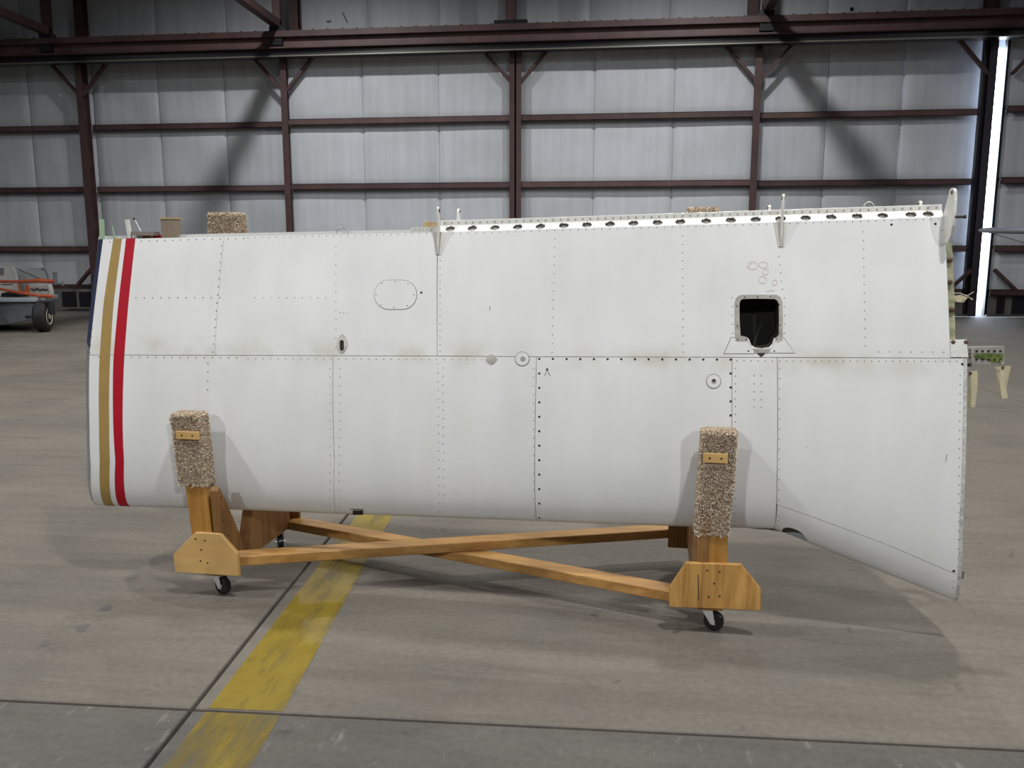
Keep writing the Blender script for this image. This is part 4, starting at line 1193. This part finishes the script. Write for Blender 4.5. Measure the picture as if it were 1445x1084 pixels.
# front posts: boxed uprights leaning slightly out, carpet wrapped round their tops
def post(s_b, s_t, w, z0, z1, n0, n1, th, mat, name='front_post'):
    mb = MB(); vs = []
    for (s, z, n) in ((s_b, z0, n0), (s_t, z1, n1)):
        for ds, dn in ((-w / 2, 0), (w / 2, 0), (w / 2, -th), (-w / 2, -th)): vs.append(W(s + ds, z, n + dn))
    mb.add(vs, [(0, 1, 2, 3), (7, 6, 5, 4), (0, 4, 5, 1), (1, 5, 6, 2), (2, 6, 7, 3), (3, 7, 4, 0)])
    return mb.build(name, mat, dolly, bevel=0.003)
def carpet_wrap(s_b, s_t, w, z0, z1, n0, n1, th, density, name='carpet_pad', window=None, top=True, n_tuft=9000, ragged=0.012):
    """padded sleeve around a post with pile standing on it"""
    mb = MB(); vs = []
    def P(u, v, face):  # helper: point on sleeve
        pass
    rings = []
    NZ = 10
    for k in range(NZ + 1):
        f = k / NZ; z = z0 + (z1 - z0) * f; s = s_b + (s_t - s_b) * f; n = n0 + (n1 - n0) * f
        rings.append([W(s - w / 2, z, n), W(s + w / 2, z, n), W(s + w / 2, z, n - th), W(s - w / 2, z, n - th)])
    vs = [q for r_ in rings for q in r_]; fs = []
    for k in range(NZ):
        for q in range(4): fs.append((4 * k + q, 4 * k + (q + 1) % 4, 4 * k + 4 + (q + 1) % 4, 4 * k + 4 + q))
    fs += [(0, 3, 2, 1), (4 * NZ, 4 * NZ + 1, 4 * NZ + 2, 4 * NZ + 3)]
    mb.add(vs, fs); pad = mb.build(name, M['carpetback'], dolly, bevel=0.004)
    rnd = random.Random(int(abs(s_b) * 1000) + n_tuft)
    tv, tf = [], []
    per = 2 * (w + th)
    for _ in range(n_tuft):
        f = rnd.random(); q = rnd.random()
        s = s_b + (s_t - s_b) * f; n = n0 + (n1 - n0) * f; z = z0 + (z1 - z0) * f
        if top and rnd.random() < 0.09:
            s = s_t + (rnd.random() - 0.5) * w; n = n1 - rnd.random() * th; z = z1; base = W(s, z, n); nd = Z_
        else:
            d = q * per
            if d < w: base = W(s - w / 2 + d, z, n); nd = N_; uu = d / w
            elif d < w + th: base = W(s + w / 2, z, n - (d - w)); nd = S_
            elif d < 2 * w + th: base = W(s + w / 2 - (d - w - th), z, n - th); nd = -N_
            else: base = W(s - w / 2, z, n - (d - 2 * w - th)); nd = -S_
            if window and nd is N_:
                if window[0] < (s if False else (base - ORG).dot(S_)) < window[1] and window[2] < z < window[3]: continue
        if f < 0.04: base = base - Z_ * rnd.random() * ragged
        L = 0.006 + rnd.random() * 0.006
        dirv = (nd + V((rnd.uniform(-1, 1), rnd.uniform(-1, 1), rnd.uniform(-1, 0.6))) * 0.75).normalized()
        a = dirv.cross(V((rnd.uniform(-1, 1), rnd.uniform(-1, 1), rnd.uniform(-1, 1)))).normalized() * 0.0024
        b = dirv.cross(a).normalized() * 0.0024
        tip = base + dirv * L; k = len(tv)
        tv += [base - a - b * 0.6, base + a - b * 0.6, base + b, tip + a * 0.5, tip - a * 0.5]
        tf += [(k, k + 1, k + 3, k + 4), (k + 1, k + 2, k + 3), (k + 2, k, k + 4), (k + 2, k + 4, k + 3)]
    pl = mesh('carpet_pile', tv, tf, M['carpet'], None); pl.parent = pad
    stuff(pl)
    return pad
# left
zl0 = 0.15
post(-1.152, -1.190, 0.100, 0.14, 0.80, 0.038, 0.060, 0.045, M['post_z'])
carpet_wrap(-1.184, -1.191, 0.124, 0.530, 0.845, 0.056, 0.075, 0.080, 1, window=(-1.243, -1.117, 0.732, 0.785), n_tuft=17000)
post(1.072, 1.072, 0.116, 0.14, 0.80, 0.038, 0.060, 0.045, M['post_z'])
carpet_wrap(1.066, 1.080, 0.124, 0.432, 0.850, 0.050, 0.075, 0.080, 1, window=(1.010, 1.122, 0.715, 0.772), n_tuft=21000)
# wooden retaining strips showing through the carpet
def strip(px0, py0, px1, py1, n):
    a = on_n(px0, py0, n); b = on_n(px1, py1, n)
    mb = MB(); mb.box(a[0], b[0], b[1], a[1], n - 0.012, n, fn=W)
    o = mb.build('retaining_strip', M['ply_pale'], dolly, bevel=0.0015)
    mb = MB()
    for f in (0.27, 0.74): mb.lathe(W(a[0] + (b[0] - a[0]) * f, (a[1] + b[1]) / 2, n), N_, [(-0.002, 0.0042), (0.001, 0.004)], 10)
    stuff(mb.build('screw', M['screw'], o))
strip(247.5, 608.5, 280, 621, 0.087)
strip(992.5, 639.5, 1027, 654.5, 0.084)
# screws in the end plates
for pts in (((276, 760.5), (289, 763), (284, 776), (283, 791.5), (293, 794.5)), ((998, 805), (1015.5, 807), (1008, 823.5), (1000, 842.5), (1015.5, 841.5))):
    mb = MB()
    for px, py in pts: mb.lathe(W(*on_n(px, py, 0.06)), N_, [(-0.002, 0.0042), (0.0012, 0.0038)], 10)
    stuff(mb.build('plate_screw', M['screw'], dolly))
mb = MB(); a = W(*on_n(985, 811, 0.0605)); b = W(*on_n(986, 847, 0.0605)); mb.beam(a, b, 0.003, 0.001, N_); mb.build('plate_crack', M['screw'], dolly)
# V gussets: plywood webs between posts and bearer
def gusset(s, th, poly, mat, name='gusset'):
    return MB().prism([W(s, z, n) for n, z in poly], S_ * th).build(name, mat, dolly, bevel=0.002)
for s0, sg in ((sL, 1), (sR, -1)):
    off = s0 - 0.02 + sg * 0.034
    gusset(off, 0.040, [(0.040, 0.12), (0.058, 0.505), (0.045, 0.525), (-0.02, 0.42), (-0.155, 0.175), (-0.165, 0.115)], M['gusset'])
    gusset(off - 0.012, 0.056, [(-0.17, 0.115), (-0.175, 0.155), (-0.235, 0.30), (-0.36, 0.62), (-0.50, 0.80), (-0.64, 0.80), (-0.64, 0.115)], M['gusset'])
    mb = MB(); sr_ = s0 - (0.07 if sg < 0 else 0.0); mb.box(sr_ - 0.09, sr_ + 0.09, 0.10, 0.29, -0.705, -0.683, fn=W); mb.build('end_plate', M['ply_rear'], dolly, bevel=0.002)
# screws on the left gusset
mb = MB()
for n, z in ((0.035, 0.47), (0.028, 0.36), (0.02, 0.40), (-0.01, 0.28)): mb.lathe(W(sL + 0.0545, z, n), S_, [(-0.002, 0.004), (0.001, 0.0036)], 8)
stuff(mb.build('gusset_screw', M['screw'], dolly))
# rear posts, taller, carpeted at the top
nTopL = nfar(-1.3, 1.6) - 0.12
post(-1.13, -1.165, 0.105, 0.14, 1.55, -0.645, nTopL - 0.02, 0.07, M['post_z'], 'rear_post')
a = on_n(294, 333, nTopL); b = on_n(344.5, 299.5, nTopL)
cxl = (a[0] + b[0]) / 2
post(-1.165, cxl - 0.02, 0.105, 1.2, b[1] - 0.01, nTopL - 0.02, nTopL - 0.015, 0.07, M['post_z'], 'rear_post_head')
carpet_wrap(cxl - 0.02, cxl - 0.02, (b[0] - a[0]) * 0.74, 1.32, b[1] - 0.008, nTopL, nTopL, 0.10, 1, n_tuft=14000)
nTopR = nfar(1.0, 1.65) - 0.12
a = on_n(970, 300, nTopR); b = on_n(1015, 292.5, nTopR)
cxr = (a[0] + b[0]) / 2
post(1.06, cxr, 0.115, 0.14, b[1] - 0.012, -0.645, nTopR - 0.015, 0.07, M['post_z'], 'rear_post')
carpet_wrap(cxr, cxr, (b[0] - a[0]) * 0.92, 1.35, b[1] - 0.006, nTopR, nTopR, 0.10, 1, n_tuft=6000)
# crossed battens
def batten(s0, n0, z0, s1, n1, z1, w=0.090, h=0.045):
    return MB().beam(W(s0, z0, n0), W(s1, z1, n1), w, h).build('cross_batten', M['pine_x'], dolly, bevel=0.003)
batten(-1.06, -0.010, 0.168, 1.02, -0.775, 0.168)
batten(-1.06, -0.665, 0.122, 1.03, -0.035, 0.122)
for s0, n0 in ((sL, -0.02), (sR, 0.0)):
    pass
# casters
def caster(s, n, heading, r=0.041):
    ca = MB(); c = W(s, r, n)
    ax = V((math.cos(heading), math.sin(heading), 0)); fwd = V((-ax.y, ax.x, 0))
    root = bpy.data.objects.new('caster', None); COL.objects.link(root); root.parent = dolly
    root.matrix_parent_inverse = Matrix.Translation(dolly.location).inverted()
    def kid(o): o.parent = root; return o
    kid(MB().lathe(c, ax, [(-0.014, r * 0.55), (-0.014, r * 0.9), (-0.010, r), (0.010, r), (0.014, r * 0.9), (0.014, r * 0.55)], 28).build('wheel', M['plastic']))
    for sg in (-1, 1):
        p = c + ax * (sg * 0.019)
        top = p + fwd * 0.028 + Z_ * 0.052
        pl = [p - fwd * 0.010 - Z_ * 0.012, p + fwd * 0.010 - Z_ * 0.010, top + fwd * 0.022, top - fwd * 0.026]
        kid(MB().prism(pl, ax * (sg * 0.003)).build('fork', M['chrome'], bevel=0.001))
    kid(MB().lathe(c, ax, [(-0.026, 0.006), (-0.026, 0.009), (0.026, 0.009), (0.026, 0.006)], 10).build('axle', M['chrome']))
    q = c + fwd * 0.026 + Z_ * 0.050
    kid(MB().lathe(q, Z_, [(0, 0.024), (0.006, 0.026), (0.012, 0.02)], 20).build('swivel', M['chrome']))
    return root
caster(-1.098, -0.004, R(66))
caster(1.092, -0.004, R(70))
caster(-1.10, -0.60, R(30))
caster(1.08, -0.60, R(-25))

# ================================================================== LEFT BACKGROUND: trailer with tow bars
YT = 15.0
def T(px, py, y=YT): return on_wall(px, py, y)
tr = thing('utility_trailer', 'low grey flatbed trailer with cream wheel hub parked by the rear wall at far left', 'trailer', (-11.9, YT + 0.5, 0))
MB().add([(-13.6, YT - 0.3, 0.585), (-11.0, YT - 0.02, 0.585), (-11.55, YT + 1.45, 0.585), (-13.6, YT + 1.45, 0.585), (-13.6, YT - 0.3, 0.655), (-11.0, YT - 0.02, 0.655), (-11.55, YT + 1.45, 0.655), (-13.6, YT + 1.45, 0.655)], [(0, 1, 2, 3), (4, 5, 6, 7), (0, 1, 5, 4), (1, 2, 6, 5), (2, 3, 7, 6), (3, 0, 4, 7)]).build('deck', plain('trailer_deck_pale', (0.34, 0.37, 0.40), 0.4), tr, bevel=0.01)
mb = MB(); mb.prism([V((-13.6, YT + 0.02, 0.59)), V((-11.02, YT + 0.02, 0.59)), V((-11.12, YT + 0.02, 0.24)), V((-11.75, YT + 0.02, 0.12)), V((-13.6, YT + 0.02, 0.12))], V((-0.45, 1.3, 0))); mb.build('body', M['tuggrey'], tr, bevel=0.015)
mb = MB(); mb.prism([V((-11.12, YT + 0.0, 0.60)), V((-10.72, YT + 0.0, 0.60)), V((-10.70, YT + 0.0, 0.34)), V((-10.76, YT + 0.0, 0.34)), V((-10.79, YT + 0.0, 0.56)), V((-11.12, YT + 0.0, 0.56))], V((0, 0.12, 0))); mb.build('fender', M['tyre'], tr, bevel=0.008)
for (cx, cy) in ((-10.96, YT + 0.10), (-11.95, YT - 0.20), (-12.75, YT + 1.3)):
    r_ = 0.30
    wh = MB().lathe((cx, cy, r_), (0.957, 0.287, 0), [(-0.11, 0.17), (-0.11, 0.26), (-0.07, r_), (0.07, r_), (0.11, 0.26), (0.11, 0.17)], 28).build('wheel', M['tyre'], tr)
    hb = MB().lathe((cx, cy, r_), (0.957, 0.287, 0), [(0.085, 0.165), (0.118, 0.165), (0.122, 0.15), (0.10, 0.13), (0.10, 0.06), (0.125, 0.05)], 20).build('hub', M['hub']); hb.parent = wh
    MB().tube([(cx - 0.3, cy - 0.09, r_), (cx, cy, r_)], 0.03, 8).build('axle', M['tyre'], tr)
YD = YT + 0.25
def sheet(name, label, cat, pxs, y, mat, th=0.03):
    return tag(MB().prism([V((q.x, q.y, max(q.z, 0.657))) for q in [on_wall(px, py, y) for px, py in pxs]], (0, th, 0)).build(name, mat, bevel=0.0), label, cat)
M['fair'] = plain('off_white_fairing', (0.50, 0.49, 0.47), 0.5, noise=0.12, nscale=4)
M['fairgrey'] = plain('grey_translucent_fairing', (0.40, 0.42, 0.42), 0.4, noise=0.1, nscale=4)
DK = 423.5
f1 = sheet('fairing_panel', 'big off-white fairing panel standing on the trailer at the left frame edge', 'panel', [(-30, 376), (16.5, 376), (19, 381), (24.5, 399), (29, 418.3), (-30, 419)], YT + 0.9, M['fair'], 0.06)
MB().prism([on_wall(px, py, YT + 0.88) for px, py in ((-2, 378), (4.5, 378), (4, 387.5), (-2, 387.5))], (0, 0.02, 0)).build('placard', M['tuggrey'], f1)
mb = MB()
for k in range(8): mb.lathe(on_wall(2 + 2.2 * k, 402 - (k % 2) * 0.7, YT + 0.9), (0, -1, 0), [(0, 0.014), (0.01, 0.012)], 6)
stuff(mb.build('panel_screw', M['screw'], f1))
f2 = sheet('fairing_panel', 'thin grey curved fairing standing behind the orange tow bar on the trailer', 'panel', [(24, 378.5), (40, 377.5), (58, 378.5), (64, 381), (67, 389), (69, 398), (70.5, 408), (71.5, 415.4), (28, 416.0)], YT + 1.15, M['fairgrey'], 0.03)
MB().tube([on_wall(22, 378, YT + 1.14), on_wall(40, 386, YT + 1.14), on_wall(56, 393, YT + 1.14)], 0.009, 6).build('edge_line', M['tuggrey'], f2)
MB().tube([on_wall(px, py, YT + 1.14) for px, py in ((58, 378.5), (64, 381), (67, 389), (69, 398), (70.5, 408), (71.5, 417))], 0.014, 6).build('edge_trim', M['tuggrey'], f2)
f3 = sheet('cowling', 'white cowling piece with dark scribbled marking lying on the right end of the trailer', 'cowling', [(39.5, 402), (43, 401), (67, 401), (69, 405), (70.5, 412), (71, 418), (60, 419.0), (44, 419.2), (40, 415)], YT + 0.60, M['fair'], 0.12)
MB().tube([on_wall(px, py, YT + 0.59) for px, py in ((44, 407), (46, 409.5), (50, 408.5), (53, 407), (56, 410), (60, 408), (64, 409), (67, 408.5))], 0.016, 6).build('marking', M['ink'], f3)
bb = sheet('tarp_bundle', 'dark bundle lying on the trailer beside the off-white fairing', 'bundle', [(2, 414), (8, 412.5), (20, 413), (27, 416), (29, 420), (1, 420.5)], YT + 0.45, M['tyre'], 0.25)
tb = thing('tow_bar', 'upper orange tow bar with an upright grey end bracket lying across the trailer', 'tow bar', on_wall(40, 398, YT + 0.3))
MB().tube([on_wall(-40, 397.5, YT + 0.3), on_wall(24, 397.5, YT + 0.3), on_wall(55, 396, YT + 0.3), on_wall(78, 397.5, YT + 0.3)], [0.03, 0.03, 0.042, 0.04], 10).build('bar', M['orange'], tb)
MB().beam(on_wall(77.5, 384, YT + 0.3), on_wall(78.5, 402, YT + 0.3), 0.06, 0.06).build('end_bracket', M['tuggrey'], tb, bevel=0.006)
MB().tube([on_wall(79, 398.5, YT + 0.3), on_wall(89, 400.5, YT + 0.3)], 0.014, 8).build('pin', M['tuggrey'], tb)
MB().tube([on_wall(88.5, 397, YT + 0.3), on_wall(88.5, 403, YT + 0.3)], 0.02, 8).build('pin_handle', M['tuggrey'], tb)
MB().tube([on_wall(26, 400, YT + 0.3), on_wall(30, 416, YT + 0.3)], 0.02, 8).build('leg', M['orange'], tb)
MB().prism([on_wall(px, py, YT + 0.32) for px, py in ((36, 404), (38.5, 402), (41, 409), (41, 416), (34, 415))], (0, 0.03, 0)).build('bar_gusset', M['orange'], tb)
tb2 = thing('tow_bar', 'lower orange tow bar sloping down to the right on the trailer', 'tow bar', on_wall(40, 416, YT + 0.2))
MB().tube([on_wall(0, 408, YT + 0.2), on_wall(28, 413, YT + 0.2), on_wall(56, 417.5, YT + 0.2)], 0.028, 10).build('bar', M['orange'], tb2)
MB().tube([on_wall(54, 417.5, YT + 0.2), on_wall(66, 418, YT + 0.2), on_wall(74, 418.6, YT + 0.2)], 0.034, 10).build('fork_end', M['orange'], tb2)

# ================================================================== RIGHT EDGE: pale blade tip in front of the door gap
YB = 18.0
bl = thing('rotor_blade', 'slim pale grey blade reaching in from the right edge across the bright door gap', 'blade', (9.2, YB, 0))
c0 = on_wall(1381, 325, YB); c1 = on_wall(1446, 325.5, YB)
dx = (c1 - c0).normalized()
vs, fs = [], []
secs = [(0.0, 0.012, 0.03), (0.05, 0.045, 0.07), (0.25, 0.060, 0.10), (1.0, 0.072, 0.13), (3.6, 0.085, 0.16)]
ns_ = 14
for (d, h, w) in secs:
    c = c0 + dx * d
    for k in range(ns_):
        a = 2 * math.pi * k / ns_; vs.append(c + V((0, math.cos(a) * w, math.sin(a) * h)))
for i in range(len(secs) - 1):
    for k in range(ns_): fs.append((i * ns_ + k, i * ns_ + (k + 1) % ns_, (i + 1) * ns_ + (k + 1) % ns_, (i + 1) * ns_ + k))
fs += [tuple(range(ns_))[::-1], tuple((len(secs) - 1) * ns_ + k for k in range(ns_))]
mb = MB(); mb.add(vs, fs); mb.build('blade', M['bladegrey'], bl, smooth=True)
e_ = c0 + dx * 3.2
MB().tube([e_, V((e_.x, e_.y, 0.02))], 0.05, 10).build('support_post', M['tuggrey'], bl)
MB().lathe((e_.x, e_.y, 0), (0, 0, 1), [(0, 0.35), (0.02, 0.35), (0.03, 0.3)], 20).build('support_base', M['tuggrey'], bl)
MB().tube([on_wall(1402, 330, YB), on_wall(1446, 343, YB), e_ - V((0, 0, 0.7))], 0.008, 6).build('stay_wire', M['tuggrey'], bl)
